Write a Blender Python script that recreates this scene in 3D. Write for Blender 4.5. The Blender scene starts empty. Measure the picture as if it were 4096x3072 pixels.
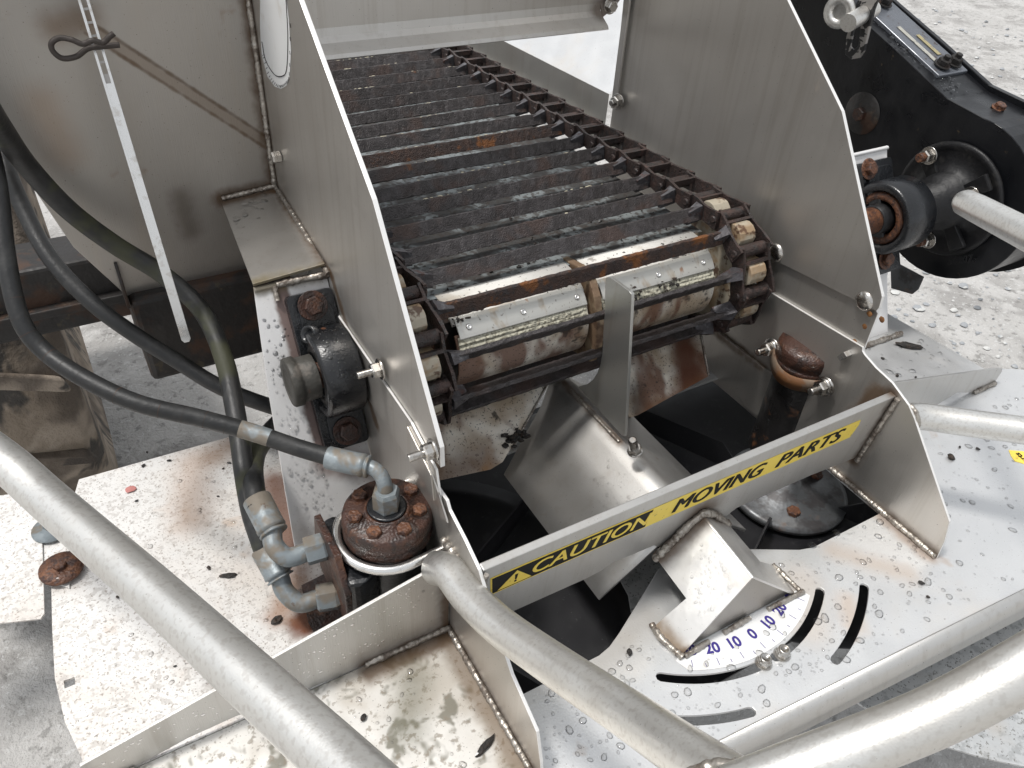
# Rear end of a stainless belt spreader: chain conveyor, side plates, drop deck, hydraulic motor.
# Units are metres. X runs across the machine, Y away from the camera along the conveyor, Z up; the drop deck lies at z = 0.
import bpy, bmesh, math, random
from mathutils import Vector as V, Matrix
from mathutils.geometry import tessellate_polygon
random.seed(7)
SC = bpy.context.scene
COL = SC.collection
PI = math.pi

# ------------------------------------------------------------------ camera, sky, sun, exposure
cam = bpy.data.cameras.new('camera'); cam.lens = 27.917; cam.sensor_width = 36; cam.clip_start = .01; cam.clip_end = 500
cob = bpy.data.objects.new('camera', cam); COL.objects.link(cob)
cob.matrix_world = Matrix([[0.866476, 0.274666, -0.416868, 0.0], [-0.49585, 0.570363, -0.654842, 0.0], [0.057903, 0.774109, 0.630399, 0.85]] + [[0, 0, 0, 1]])
SC.camera = cob
SUN_EL, SUN_AZ = math.radians(70), math.radians(-70)      # azimuth from +Y towards +X
W = bpy.data.worlds.new('World'); SC.world = W; W.use_nodes = True
nt = W.node_tree; nt.nodes.clear()
sky = nt.nodes.new('ShaderNodeTexSky'); sky.sky_type = 'NISHITA'; sky.sun_disc = False
sky.sun_elevation = SUN_EL; sky.sun_rotation = SUN_AZ; sky.air_density = 1.0; sky.dust_density = 4.0
hs = nt.nodes.new('ShaderNodeHueSaturation'); hs.inputs['Saturation'].default_value = .22      # thin white cloud
bg = nt.nodes.new('ShaderNodeBackground'); bg.inputs['Strength'].default_value = .15
wo = nt.nodes.new('ShaderNodeOutputWorld')
cl = nt.nodes.new('ShaderNodeMix'); cl.data_type = 'RGBA'; cl.inputs[0].default_value = .5; cl.inputs[7].default_value = (5.6, 5.8, 6.0, 1)      # even cloud veil
nt.links.new(sky.outputs[0], hs.inputs['Color']); nt.links.new(hs.outputs[0], cl.inputs[6]); nt.links.new(cl.outputs[2], bg.inputs[0]); nt.links.new(bg.outputs[0], wo.inputs[0])
sd = V((math.sin(SUN_AZ)*math.cos(SUN_EL), math.cos(SUN_AZ)*math.cos(SUN_EL), math.sin(SUN_EL)))
sl = bpy.data.lights.new('sun', 'SUN'); sl.energy = 2.2; sl.angle = math.radians(8); sl.color = (1, .97, .93)
so = bpy.data.objects.new('sun', sl); COL.objects.link(so); so.rotation_euler = (-sd).to_track_quat('-Z', 'Y').to_euler(); so.location = sd*8
SC.view_settings.view_transform = 'Standard'; SC.view_settings.look = 'None'; SC.view_settings.gamma = 1; SC.view_settings.use_curve_mapping = False
SC.view_settings.exposure = .12
SC.cycles.adaptive_threshold = .015; SC.cycles.max_bounces = 7; SC.cycles.diffuse_bounces = 2; SC.cycles.glossy_bounces = 3; SC.cycles.transmission_bounces = 4; SC.cycles.caustics_reflective = False

# ------------------------------------------------------------------ materials
class NT:
    def __init__(s, name):
        s.m = bpy.data.materials.new(name); s.m.use_nodes = True; s.t = s.m.node_tree; s.t.nodes.clear()
        s.out = s.n('ShaderNodeOutputMaterial'); s.b = s.n('ShaderNodeBsdfPrincipled'); s.l(s.b.outputs[0], s.out.inputs[0])
        tc = s.n('ShaderNodeTexCoord'); oi = s.n('ShaderNodeObjectInfo')
        sc = s.n('ShaderNodeVectorMath', operation='SCALE'); sc.inputs[0].default_value = (7, 11, 5); s.l(oi.outputs['Random'], sc.inputs['Scale'])
        ad = s.n('ShaderNodeVectorMath', operation='ADD'); s.l(tc.outputs['Object'], ad.inputs[0]); s.l(sc.outputs[0], ad.inputs[1])
        s.raw = tc.outputs['Object']; s.co = ad.outputs[0]
    def n(s, typ, **k):
        x = s.t.nodes.new(typ)
        for a, b in k.items(): setattr(x, a, b)
        return x
    def l(s, a, b): s.t.links.new(a, b)
    def noise(s, scale, detail=4, rough=.6, stretch=None, dist=0, raw=False):
        x = s.n('ShaderNodeTexNoise'); x.inputs['Scale'].default_value = scale; x.inputs['Detail'].default_value = detail
        x.inputs['Roughness'].default_value = rough; x.inputs['Distortion'].default_value = dist
        co = s.raw if raw else s.co
        if stretch:
            mp = s.n('ShaderNodeMapping'); mp.inputs['Scale'].default_value = stretch; s.l(co, mp.inputs[0]); co = mp.outputs[0]
        s.l(co, x.inputs['Vector']); return x.outputs['Fac']
    def rng(s, v, a, b, c=0, d=1):
        x = s.n('ShaderNodeMapRange'); x.interpolation_type = 'SMOOTHSTEP'
        s.l(v, x.inputs[0])
        for i, q in enumerate((a, b, c, d)): x.inputs[i+1].default_value = q
        return x.outputs[0]
    def math(s, op, a, b):
        x = s.n('ShaderNodeMath', operation=op, use_clamp=True)
        for i, q in enumerate((a, b)):
            if isinstance(q, (int, float)): x.inputs[i].default_value = q
            else: s.l(q, x.inputs[i])
        return x.outputs[0]
    def mixc(s, f, a, b):
        x = s.n('ShaderNodeMix', data_type='RGBA')
        s.l(f, x.inputs['Factor'])
        for q, i in ((a, 6), (b, 7)):
            if isinstance(q, tuple): x.inputs[i].default_value = (*q, 1)
            else: s.l(q, x.inputs[i])
        return x.outputs[2]
    def mixf(s, f, a, b):
        x = s.n('ShaderNodeMix', data_type='FLOAT'); s.l(f, x.inputs['Factor'])
        for q, i in ((a, 2), (b, 3)):
            if isinstance(q, (int, float)): x.inputs[i].default_value = q
            else: s.l(q, x.inputs[i])
        return x.outputs[0]
    def seg(s, A, B, w0, w1, wob=.006, ns=60):
        "1 on the segment A-B, fading to 0 between w0 and w1 metres off it"
        A = V(A); d = V(B)-A; L = d.length; d.normalize()
        q = s.n('ShaderNodeVectorMath', operation='SUBTRACT'); s.l(s.raw, q.inputs[0]); q.inputs[1].default_value = A
        t = s.n('ShaderNodeVectorMath', operation='DOT_PRODUCT'); s.l(q.outputs[0], t.inputs[0]); t.inputs[1].default_value = d
        c = s.n('ShaderNodeClamp'); s.l(t.outputs['Value'], c.inputs[0]); c.inputs[1].default_value = 0; c.inputs[2].default_value = L
        e = s.n('ShaderNodeVectorMath', operation='SCALE'); e.inputs[0].default_value = d; s.l(c.outputs[0], e.inputs['Scale'])
        f = s.n('ShaderNodeVectorMath', operation='DISTANCE'); s.l(q.outputs[0], f.inputs[0]); s.l(e.outputs[0], f.inputs[1])
        nz = s.noise(ns, 2, .6, raw=True)
        m = s.n('ShaderNodeMath', operation='MULTIPLY_ADD'); s.l(nz, m.inputs[0]); m.inputs[1].default_value = wob*2; m.inputs[2].default_value = -wob
        g = s.n('ShaderNodeMath', operation='ADD'); s.l(f.outputs['Value'], g.inputs[0]); s.l(m.outputs[0], g.inputs[1])
        return s.rng(g.outputs[0], w0, w1, 1, 0)

def mat(name, base, rough=.5, metal=0, layers=(), bump=None, segs=(), rvar=.06, coat=0, spec=.5):
    """layers: (colour, scale, lo, hi, strength, roughness, metallic, stretch) ; segs: (A, B, w0, w1, colour, strength, roughness, metallic)"""
    s = NT(name); col, ro, me = base, rough, metal
    rn = s.noise(23, 1); ro = s.rng(rn, .3, .7, max(.02, rough-rvar), min(1, rough+rvar))
    def lay(f, c, r, m):
        nonlocal col, ro, me
        col = s.mixc(f, col, c)
        if r is not None: ro = s.mixf(f, ro, r)
        if m is not None: me = s.mixf(f, me, m)
    for c, sc, lo, hi, st, r, m, stch in layers:
        lay(s.math('MULTIPLY', s.rng(s.noise(sc, 3 if sc < 100 else 1, .65, stch, .3 if sc < 30 else 0), lo, hi), st), c, r, m)
    for A, B, w0, w1, c, st, r, m in segs:
        lay(s.math('MULTIPLY', s.seg(A, B, w0, w1, min(.006, w1*.35)), st), c, r, m)
    for v, i in ((col, 'Base Color'), (ro, 'Roughness'), (me, 'Metallic')):
        if isinstance(v, tuple): s.b.inputs[i].default_value = (*v, 1)
        elif isinstance(v, (int, float)): s.b.inputs[i].default_value = v
        else: s.l(v, s.b.inputs[i])
    s.b.inputs['Specular IOR Level'].default_value = spec
    if coat: s.b.inputs['Coat Weight'].default_value = coat; s.b.inputs['Coat Roughness'].default_value = .12
    if bump:
        h = None
        for sc, st, stch in bump:
            v = s.noise(sc, 2 if sc < 200 else 0, .6, stch); x = s.n('ShaderNodeMath', operation='MULTIPLY'); s.l(v, x.inputs[0]); x.inputs[1].default_value = st
            if h is None: h = x.outputs[0]
            else:
                a = s.n('ShaderNodeMath', operation='ADD'); s.l(h, a.inputs[0]); s.l(x.outputs[0], a.inputs[1]); h = a.outputs[0]
        bp = s.n('ShaderNodeBump'); bp.inputs['Distance'].default_value = .001; bp.inputs['Strength'].default_value = 1
        s.l(h, bp.inputs['Height']); s.l(bp.outputs[0], s.b.inputs['Normal'])
    return s.m

BRN, RUST, ORN, DRK = (.10, .055, .025), (.11, .04, .02), (.30, .11, .03), (.03, .022, .018)
STL = (.57, .545, .51)
def steel(name, base=STL, rough=.42, segs=(), metal=.85, dirt=.5, extra=()):
    return mat(name, base, rough, metal, [((.38, .33, .27), 6, .48, .78, dirt*.4, None, None, (1, 1, .3)), ((.25, .18, .12), 17, .66, .80, dirt*.7, .6, .3, None),
        ((.40, .365, .32), 70, .48, .74, .30, None, None, (1, 1, .03)), ((.10, .08, .07), 420, .73, .78, .7, .7, 0, None), *extra], bump=[(900, .10, (1, 1, .06)), (9, .10, None)], segs=segs, rvar=.015)
def heat(*ss, w=.014): return [(a, b, .003, w, BRN, .9, .55, .35) for a, b in ss]

WL, WR = .26, .906           # mid planes of the two side plates
m_left = steel('steel_left_plate', segs=heat(((.258, 1.066, .9), (.258, 1.066, .33)), ((.258, 1.06, .335), (.258, .85, .31)), ((.258, .85, .31), (.258, .72, .16)), ((.256, .50, .14), (.256, .41, .15))) + heat(((.256, .50, 0), (.256, .30, 0)), w=.022))
m_right = steel('steel_right_plate', segs=heat(((.904, .45, .18), (.904, .46, .045)), ((.904, .49, 0), (.904, .29, 0)), w=.022) + heat(((.904, .78, .076), (.904, .66, .076))) + [((.904, .47, .17), (.904, .49, .09), .004, .022, (.14, .075, .03), .85, .5, .3)])
m_sheet = steel('steel_hopper_sheet', (.38, .36, .335), .40, dirt=.9, segs=[((0.0702, 1.0660, 0.5652), (0.2606, 1.0660, 0.3937), .004, .011, (.24, .17, .11), .45, .55, .4), ((0.0740, 1.0660, 0.5709), (0.2640, 1.0660, 0.3998), .0012, .0040, (.10, .055, .025), .75, .6, .2), ((0.0663, 1.0660, 0.5595), (0.2572, 1.0660, 0.3876), .0012, .0040, (.12, .065, .03), .75, .6, .2),
    ((0.1289, 1.0660, 0.3415), (0.1315, 1.0660, 0.2920), .0, .026, (.12, .10, .08), .6, None, None), ((0.0004, 1.0660, 0.4866), (0.0086, 1.0660, 0.4260), .0, .04, (.30, .22, .16), .5, None, None), ((0.0375, 1.0660, 0.5679), (0.0703, 1.0660, 0.5751), .0, .03, (.16, .10, .06), .6, None, None)] + heat(((.258, 1.066, .9), (.258, 1.066, .33)), ((.18, 1.066, .33), (.258, 1.066, .335)), w=.02))
m_deck = mat('steel_deck', (.71, .715, .715), .40, .6, [((.62, .55, .46), 6, .55, .78, .45, .5, .2, None), ((.33, .20, .11), 13, .68, .80, .55, .6, .1, None), ((.16, .13, .11), 420, .72, .78, .6, .7, 0, None)], bump=[(40, .25, None), (420, .12, None)],
    segs=[((.90, .40, 0), (.90, .30, 0), .004, .022, (.35, .22, .13), .6, .5, .2)] + [((.70, .35, 0), (.66, .30, 0), .01, .05, (.55, .42, .30), .35, .5, .2), ((0.4847, 0.4065, 0.0000), (0.3893, 0.3766, 0.0000), .0, .045, (.36, .33, .29), .6, .6, .2), ((0.6431, 0.4412, 0.0000), (0.6872, 0.3704, 0.0000), .0, .016, (.20, .18, .08), .6, .7, .1), ((0.7347, 0.3003, 0.0000), (0.7149, 0.2712, 0.0000), .0, .028, (.52, .38, .27), .55, .5, .2), ((0.7838, 0.3693, 0.0000), (0.8454, 0.2933, 0.0000), .0, .03, (.50, .38, .28), .5, .5, .2), ((.25, .50, 0), (.25, .30, 0), .006, .024, (.2, .13, .07), .7, .5, .3), ((.15, .495, 0), (.25, .495, 0), .004, .018, BRN, .8, .5, .2)])
m_side = mat('steel_side_deck', (.76, .745, .72), .5, .35, [((.60, .54, .48), 7, .45, .70, .6, .55, .1, None), ((.50, .35, .24), 13, .60, .76, .5, .65, 0, None), ((.42, .39, .36), 140, .52, .66, .5, .6, .1, None), ((.24, .19, .15), 240, .60, .70, .6, .7, 0, None), ((.08, .07, .06), 420, .68, .76, .8, .7, 0, None)], bump=[(60, .3, None), (420, .15, None)],
    segs=[((0.1668, 0.6386, 0.0000), (0.1055, 0.5928, 0.0000), .010, .034, (.15, .045, .015), .95, .3, 0), ((0.1138, 0.6538, 0.0000), (0.0790, 0.6177, 0.0000), .0, .030, (.30, .14, .06), .7, .4, 0), ((0.1460, 0.8370, 0.0000), (0.1236, 0.7071, 0.0000), .004, .030, (.12, .05, .03), .75, .5, 0), ((0.1408, 0.9485, 0.0000), (0.2438, 0.9395, 0.0000), .0, .05, (.30, .18, .10), .6, .5, 0), ((.13, .84, 0), (.125, .68, 0), .004, .045, (.20, .09, .05), .55, .5, 0), ((.05, .93, 0), (.02, .82, 0), .0, .05, (.40, .25, .16), .5, .5, 0), ((.10, .94, 0), (.08, .93, 0), .0, .04, (.25, .13, .06), .6, .5, 0)])
m_moss = mat('steel_deck_mossy', (.74, .72, .68), .5, .4, [((.45, .40, .33), 9, .44, .66, .65, .6, .1, None), ((.12, .11, .07), 22, .54, .64, .75, .75, 0, None), ((.25, .21, .16), 90, .54, .66, .7, .7, 0, None), ((.08, .07, .06), 420, .68, .76, .8, .7, 0, None)], bump=[(60, .3, None)],
    segs=[((.25, .50, 0), (.25, .30, 0), .006, .024, (.16, .10, .05), .7, .5, .2), ((.15, .495, 0), (.25, .495, 0), .004, .022, BRN, .85, .5, .2), ((.19, .46, 0), (.16, .41, 0), .0, .04, (.10, .095, .05), .55, .7, 0)])
m_mount = mat('steel_mount', (.84, .83, .82), .40, .25, [((.6, .52, .44), 9, .55, .75, .35, .45, .4, None), ((.3, .17, .10), 30, .70, .78, .5, .7, 0, None), ((.10, .08, .07), 420, .74, .79, .7, .7, 0, None)], bump=[(50, .3, None)],
    segs=[((.196, .865, .295), (.196, .755, .10), .006, .014, (.10, .035, .02), .85, .6, 0), ((.258, 1.06, .335), (.258, .85, .31), .004, .02, BRN, .8, .5, .2), ((.17, .868, .305), (.258, .86, .308), .004, .018, (.14, .10, .03), .8, .5, .2), ((.18, 1.06, .33), (.258, 1.06, .335), .004, .018, BRN, .8, .5, .2), ((.2, .755, .09), (.25, .74, .07), .01, .03, (.12, .045, .025), .7, .6, 0)])
m_shelf = steel('steel_shelf', (.52, .50, .47), .34, dirt=.6, segs=heat(((.258, 1.06, .335), (.258, .85, .31)), ((.18, 1.06, .33), (.258, 1.06, .335)), w=.018) + [((.17, .868, .305), (.258, .86, .308), .004, .022, (.16, .12, .04), .8, .5, .2)])
m_chan = steel('steel_channel', (.55, .54, .52), .40, dirt=.6, segs=heat(((.575, .79, .097), (.575, .61, .097)), w=.016))
m_brkt = mat('steel_bracket', (.72, .71, .69), .34, .75, [((.45, .38, .3), 12, .5, .75, .4, .5, .3, None), ((.10, .08, .07), 420, .74, .79, .7, .7, 0, None)], bump=[(50, .3, None)],
    segs=[((.53, .455, .05), (.585, .452, .11), .01, .035, BRN, .9, .5, .2), ((.64, .455, .05), (.585, .452, .11), .006, .025, BRN, .8, .5, .2), ((.487, .39, 0), (.49, .338, 0), .004, .022, (.2, .12, .05), .8, .4, .3), ((.49, .338, 0), (.69, .338, 0), .004, .014, BRN, .85, .4, .3)])
m_bar = steel('steel_bar', (.56, .55, .53), .45, dirt=.35, segs=heat(((.585, .45, .06), (.585, .452, .10)), w=.05) + heat(((.902, .45, .18), (.902, .46, .045)), w=.02))
m_flange = steel('steel_flange', (.60, .59, .57), .42, dirt=.25, segs=heat(((.15, .505, 0), (.258, .505, 0)), ((.256, .505, 0), (.256, .505, .13)), w=.02))
m_gate = steel('steel_gate', (.58, .56, .53), .42, dirt=.45, segs=[((.86, 1.165, .50), (.905, 1.165, .53), .008, .03, BRN, .7, .6, .2)])
m_tube = mat('steel_tube', (.76, .75, .72), .36, .85, [((.58, .55, .50), 6, .45, .75, .6, .42, None, None), ((.55, .52, .48), 220, .48, .70, .45, None, None, None), ((.30, .25, .20), 13, .68, .82, .45, .55, None, None), ((.16, .14, .12), 400, .74, .79, .5, .6, 0, None)], bump=[(700, .08, None), (12, .25, None)], rvar=.03)
m_chute = mat('steel_chute_stained', (.88, .83, .74), .5, .1, [((.42, .30, .18), 9, .40, .62, .8, .6, .1, None), ((.16, .06, .028), 12, .50, .62, .85, .7, 0, (1, .6, .6)), ((.035, .028, .024), 26, .60, .68, .8, .8, 0, None), ((.05, .04, .035), 300, .60, .70, .7, .8, 0, None)], bump=[(80, .6, None), (500, .3, None)],
    segs=[((.83, .80, .15), (.79, .69, .04), .012, .045, (.11, .035, .015), .95, .7, 0), ((.70, .685, .035), (.85, .70, .04), .004, .03, (.20, .08, .03), .85, .7, 0), ((.68, .70, .04), (.69, .72, .06), .0, .03, (.06, .04, .03), .8, .8, 0), ((.41, .70, .05), (.35, .70, .045), .0, .05, (.10, .05, .03), .75, .8, 0), ((.44, .72, .08), (.41, .69, .04), .002, .014, (.3, .15, .05), .8, .7, 0)])
m_edge = mat('steel_bright', (.78, .77, .75), .25, .95, [((.5, .45, .4), 60, .55, .7, .5, .4, None, None)])
m_cut_lit = mat('steel_cut_edge_lit', (.88, .87, .85), .45, .4)  # paler than the plate faces: light catching the cut edges, put into the colour
m_nut = mat('steel_nut', (.55, .53, .50), .26, 1, [((.25, .21, .17), 90, .5, .66, .6, .4, None, None)])
m_zinc = mat('zinc_fitting', (.22, .25, .265), .45, .35, [((.36, .40, .42), 50, .5, .66, .5, .5, .3, None), ((.19, .15, .105), 26, .44, .58, .8, .7, .1, None), ((.10, .055, .03), 80, .66, .74, .6, .7, 0, None)], bump=[(120, .5, None)])
m_weld = mat('weld_bead', (.40, .37, .33), .40, .75, [((.11, .08, .06), 60, .45, .6, .8, .5, .3, None), ((.55, .52, .47), 120, .60, .70, .6, .3, 1, None)], bump=[(300, .8, None)])
m_rust = mat('rust_flaked', (.055, .024, .016), .5, 0, [((.11, .045, .02), 30, .5, .66, .7, .5, 0, None), ((.022, .014, .012), 45, .46, .60, .85, .4, 0, None), ((.18, .075, .03), 22, .68, .76, .6, .6, 0, None)], bump=[(60, 2.0, None), (400, .9, None)], coat=.12)
m_rustb = mat('rust_bolt', (.11, .046, .024), .55, 0, [((.20, .085, .04), 80, .5, .62, .8, .6, 0, None), ((.05, .025, .02), 130, .5, .62, .8, .6, 0, None)], bump=[(350, 1.4, None)], coat=.15)
m_slat = mat('rusted_slat', (.034, .029, .029), .50, .1, [((.062, .055, .056), 55, .45, .6, .8, .45, .1, None), ((.062, .036, .028), 12, .50, .66, .7, .7, 0, None), ((.15, .06, .02), 17, .70, .78, .8, .75, 0, None), ((.14, .12, .12), 500, .68, .76, .6, .6, 0, None)], bump=[(110, 1.6, None), (600, 1.0, None)], coat=.1)
m_slatr = mat('rusted_slat_orange', (.045, .030, .026), .68, .05, [((.065, .036, .026), 30, .45, .6, .8, .7, 0, None), ((.20, .075, .02), 26, .54, .66, .9, .75, 0, None), ((.03, .026, .027), 44, .56, .66, .8, .6, 0, None)], bump=[(160, 2.4, None), (600, 1.4, None)])
m_chain = mat('rusted_chain', (.040, .026, .023), .6, .1, [((.075, .042, .034), 40, .5, .64, .8, .7, 0, None), ((.02, .018, .018), 70, .5, .62, .8, .5, 0, None), ((.12, .085, .065), 250, .66, .75, .6, .7, 0, None)], bump=[(180, 2.0, None), (600, 1.0, None)], coat=.15)
m_floor = mat('conveyor_floor', (.30, .33, .335), .45, .4, [((.03, .025, .022), 14, .42, .58, .9, .6, 0, None), ((.05, .04, .035), 120, .50, .60, .8, .7, 0, None)], bump=[(100, .6, None)])
m_wrap = mat('white_wrap', (.80, .78, .73), .32, 0, [((.50, .43, .34), 14, .50, .72, .7, .5, 0, None), ((.16, .12, .09), 60, .60, .70, .6, .7, 0, None), ((.05, .04, .035), 180, .66, .73, .8, .8, 0, None)], bump=[(60, .4, None)])
m_strip = mat('clamp_strip', (.58, .57, .53), .45, .6, [((.34, .25, .15), 24, .54, .70, .6, .6, .2, (2, 1, .3)), ((.24, .10, .03), 20, .68, .76, .8, .7, 0, (2.2, 1, .25)), ((.10, .07, .05), 160, .66, .74, .6, .7, 0, None)], bump=[(60, .4, None)])
m_fibre = mat('fibre_board', (.52, .50, .40), .9, 0, [((.22, .20, .15), 150, .5, .62, .7, .9, 0, None), ((.03, .025, .02), 90, .64, .70, .9, .9, 0, None)], bump=[(250, 3, None)])
m_cream = mat('sprocket_cream', (.46, .41, .32), .45, 0, [((.34, .22, .12), 30, .44, .62, .8, .5, 0, None), ((.09, .04, .022), 45, .54, .62, .85, .6, 0, None)], bump=[(90, .6, None)])
m_black = mat('black_paint', (.010, .011, .013), .28, 0, [((.028, .030, .034), 20, .5, .7, .6, .35, 0, None), ((.05, .035, .025), 60, .68, .75, .7, .7, 0, None)], bump=[(50, .6, None), (400, .25, None)], spec=.6)
m_flng = mat('black_cast_matt', (.009, .009, .010), .48, 0, [((.03, .028, .026), 40, .55, .7, .6, .6, 0, None)], bump=[(120, .8, None)], spec=.35)
m_case = mat('black_gearcase', (.005, .0055, .007), .32, 0, [((.012, .012, .014), 12, .5, .75, .5, .4, 0, None), ((.06, .065, .08), 420, .74, .79, .5, .4, 0, None), ((.07, .05, .03), 50, .70, .76, .7, .7, 0, None)], bump=[(60, .4, None)], spec=.4)
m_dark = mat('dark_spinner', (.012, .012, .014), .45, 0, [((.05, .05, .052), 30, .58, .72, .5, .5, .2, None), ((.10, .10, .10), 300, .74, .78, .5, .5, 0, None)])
m_hub = mat('spinner_hub_grey', (.11, .115, .12), .42, .5, [((.04, .035, .035), 30, .45, .62, .8, .5, .2, None), ((.16, .10, .07), 26, .60, .70, .5, .6, 0, None)], bump=[(60, .8, None)])
m_beam = mat('black_beam_rusty', (.018, .016, .015), .55, 0, [((.07, .035, .02), 18, .50, .66, .8, .75, 0, None), ((.10, .08, .05), 40, .62, .72, .5, .8, 0, None)], bump=[(60, 1.5, None)])
m_galv = mat('galvanised_vane', (.56, .57, .57), .45, .5, [((.34, .35, .35), 60, .5, .62, .7, .5, .4, None), ((.14, .14, .13), 230, .62, .68, .8, .6, 0, None), ((.4, .34, .27), 8, .55, .75, .4, .6, .1, None)], bump=[(200, .4, None)])
def hosemat(name, moss):
    return mat(name, (.013, .0135, .014), .48, 0, [((.040, .040, .039), 25, .5, .70, .7, .65, 0, None), *([((.060, .062, .028), 13, .52, .66, .6, .75, 0, None)] if moss else []), ((.20, .22, .23), 11, .70, .76, .6, .7, 0, None)], bump=[(120, .6, None)])
m_hose, m_hosem = hosemat('hose_rubber', False), hosemat('hose_rubber_mossy', True)
m_tyre = mat('tyre_mud', (.24, .195, .15), .85, 0, [((.38, .32, .26), 8, .45, .62, .8, .9, 0, None), ((.03, .029, .028), 12, .52, .62, .9, .7, 0, (1, 1.6, .5)), ((.07, .055, .045), 5, .5, .62, .7, .8, 0, None)], bump=[(25, 8, None), (160, 3, None)])
m_ground = mat('concrete_ground', (.44, .43, .415), .85, 0, [((.23, .22, .21), 2.2, .46, .60, .6, .85, 0, None), ((.50, .49, .475), 4.5, .50, .62, .8, .85, 0, None), ((.18, .175, .165), 30, .56, .66, .6, .9, 0, None), ((.56, .56, .55), 70, .58, .66, .7, .9, 0, None), ((.08, .08, .08), 45, .70, .75, .7, .9, 0, None)], bump=[(25, 8, None), (120, 5, None)])
m_stone = mat('gravel_stone', (.33, .345, .36), .7, 0, [((.62, .62, .60), 9, .50, .56, .9, .8, 0, None), ((.15, .16, .17), 6, .56, .62, .9, .7, 0, None)], bump=[(90, 2, None)])
m_crumb = mat('residue_black', (.018, .015, .013), .7, 0, [((.06, .04, .028), 90, .5, .64, .8, .8, 0, None)], bump=[(300, 2, None)], coat=.2)
m_red = mat('red_flake', (.50, .20, .18), .6)
m_yel = mat('decal_yellow', (.95, .72, .11), .38, 0, [((.62, .38, .03), 30, .55, .75, .5, .5, 0, None), ((.12, .09, .05), 220, .70, .76, .5, .6, 0, None)])
m_ink = mat('decal_black', (.010, .010, .010), .6, spec=.2)
m_stick = mat('decal_white', (.80, .80, .79), .45, 0, [((.62, .58, .52), 20, .55, .75, .6, .5, 0, None)])
m_blue = mat('decal_blue_ink', (.045, .03, .22), .45)
m_orn = mat('rust_spot', (.26, .12, .04), .8, 0, [((.16, .07, .03), 120, .45, .6, .7, .8, 0, None)])
_w = NT('water'); _w.t.nodes.remove(_w.b)
_lw = _w.n('ShaderNodeLayerWeight'); _lw.inputs[0].default_value = .35
_tr = _w.n('ShaderNodeBsdfTransparent'); _w.l(_w.mixc(_w.rng(_lw.outputs['Facing'], .5, 1.0), (.98, .98, .98), (.88, .885, .89)), _tr.inputs[0])
_gl = _w.n('ShaderNodeBsdfGlossy'); _gl.inputs['Roughness'].default_value = .03; _fr = _w.n('ShaderNodeFresnel'); _fr.inputs[0].default_value = 1.55
_mx = _w.n('ShaderNodeMixShader'); _w.l(_fr.outputs[0], _mx.inputs[0]); _w.l(_tr.outputs[0], _mx.inputs[1]); _w.l(_gl.outputs[0], _mx.inputs[2]); _w.l(_mx.outputs[0], _w.out.inputs[0]); m_water = _w.m

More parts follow.
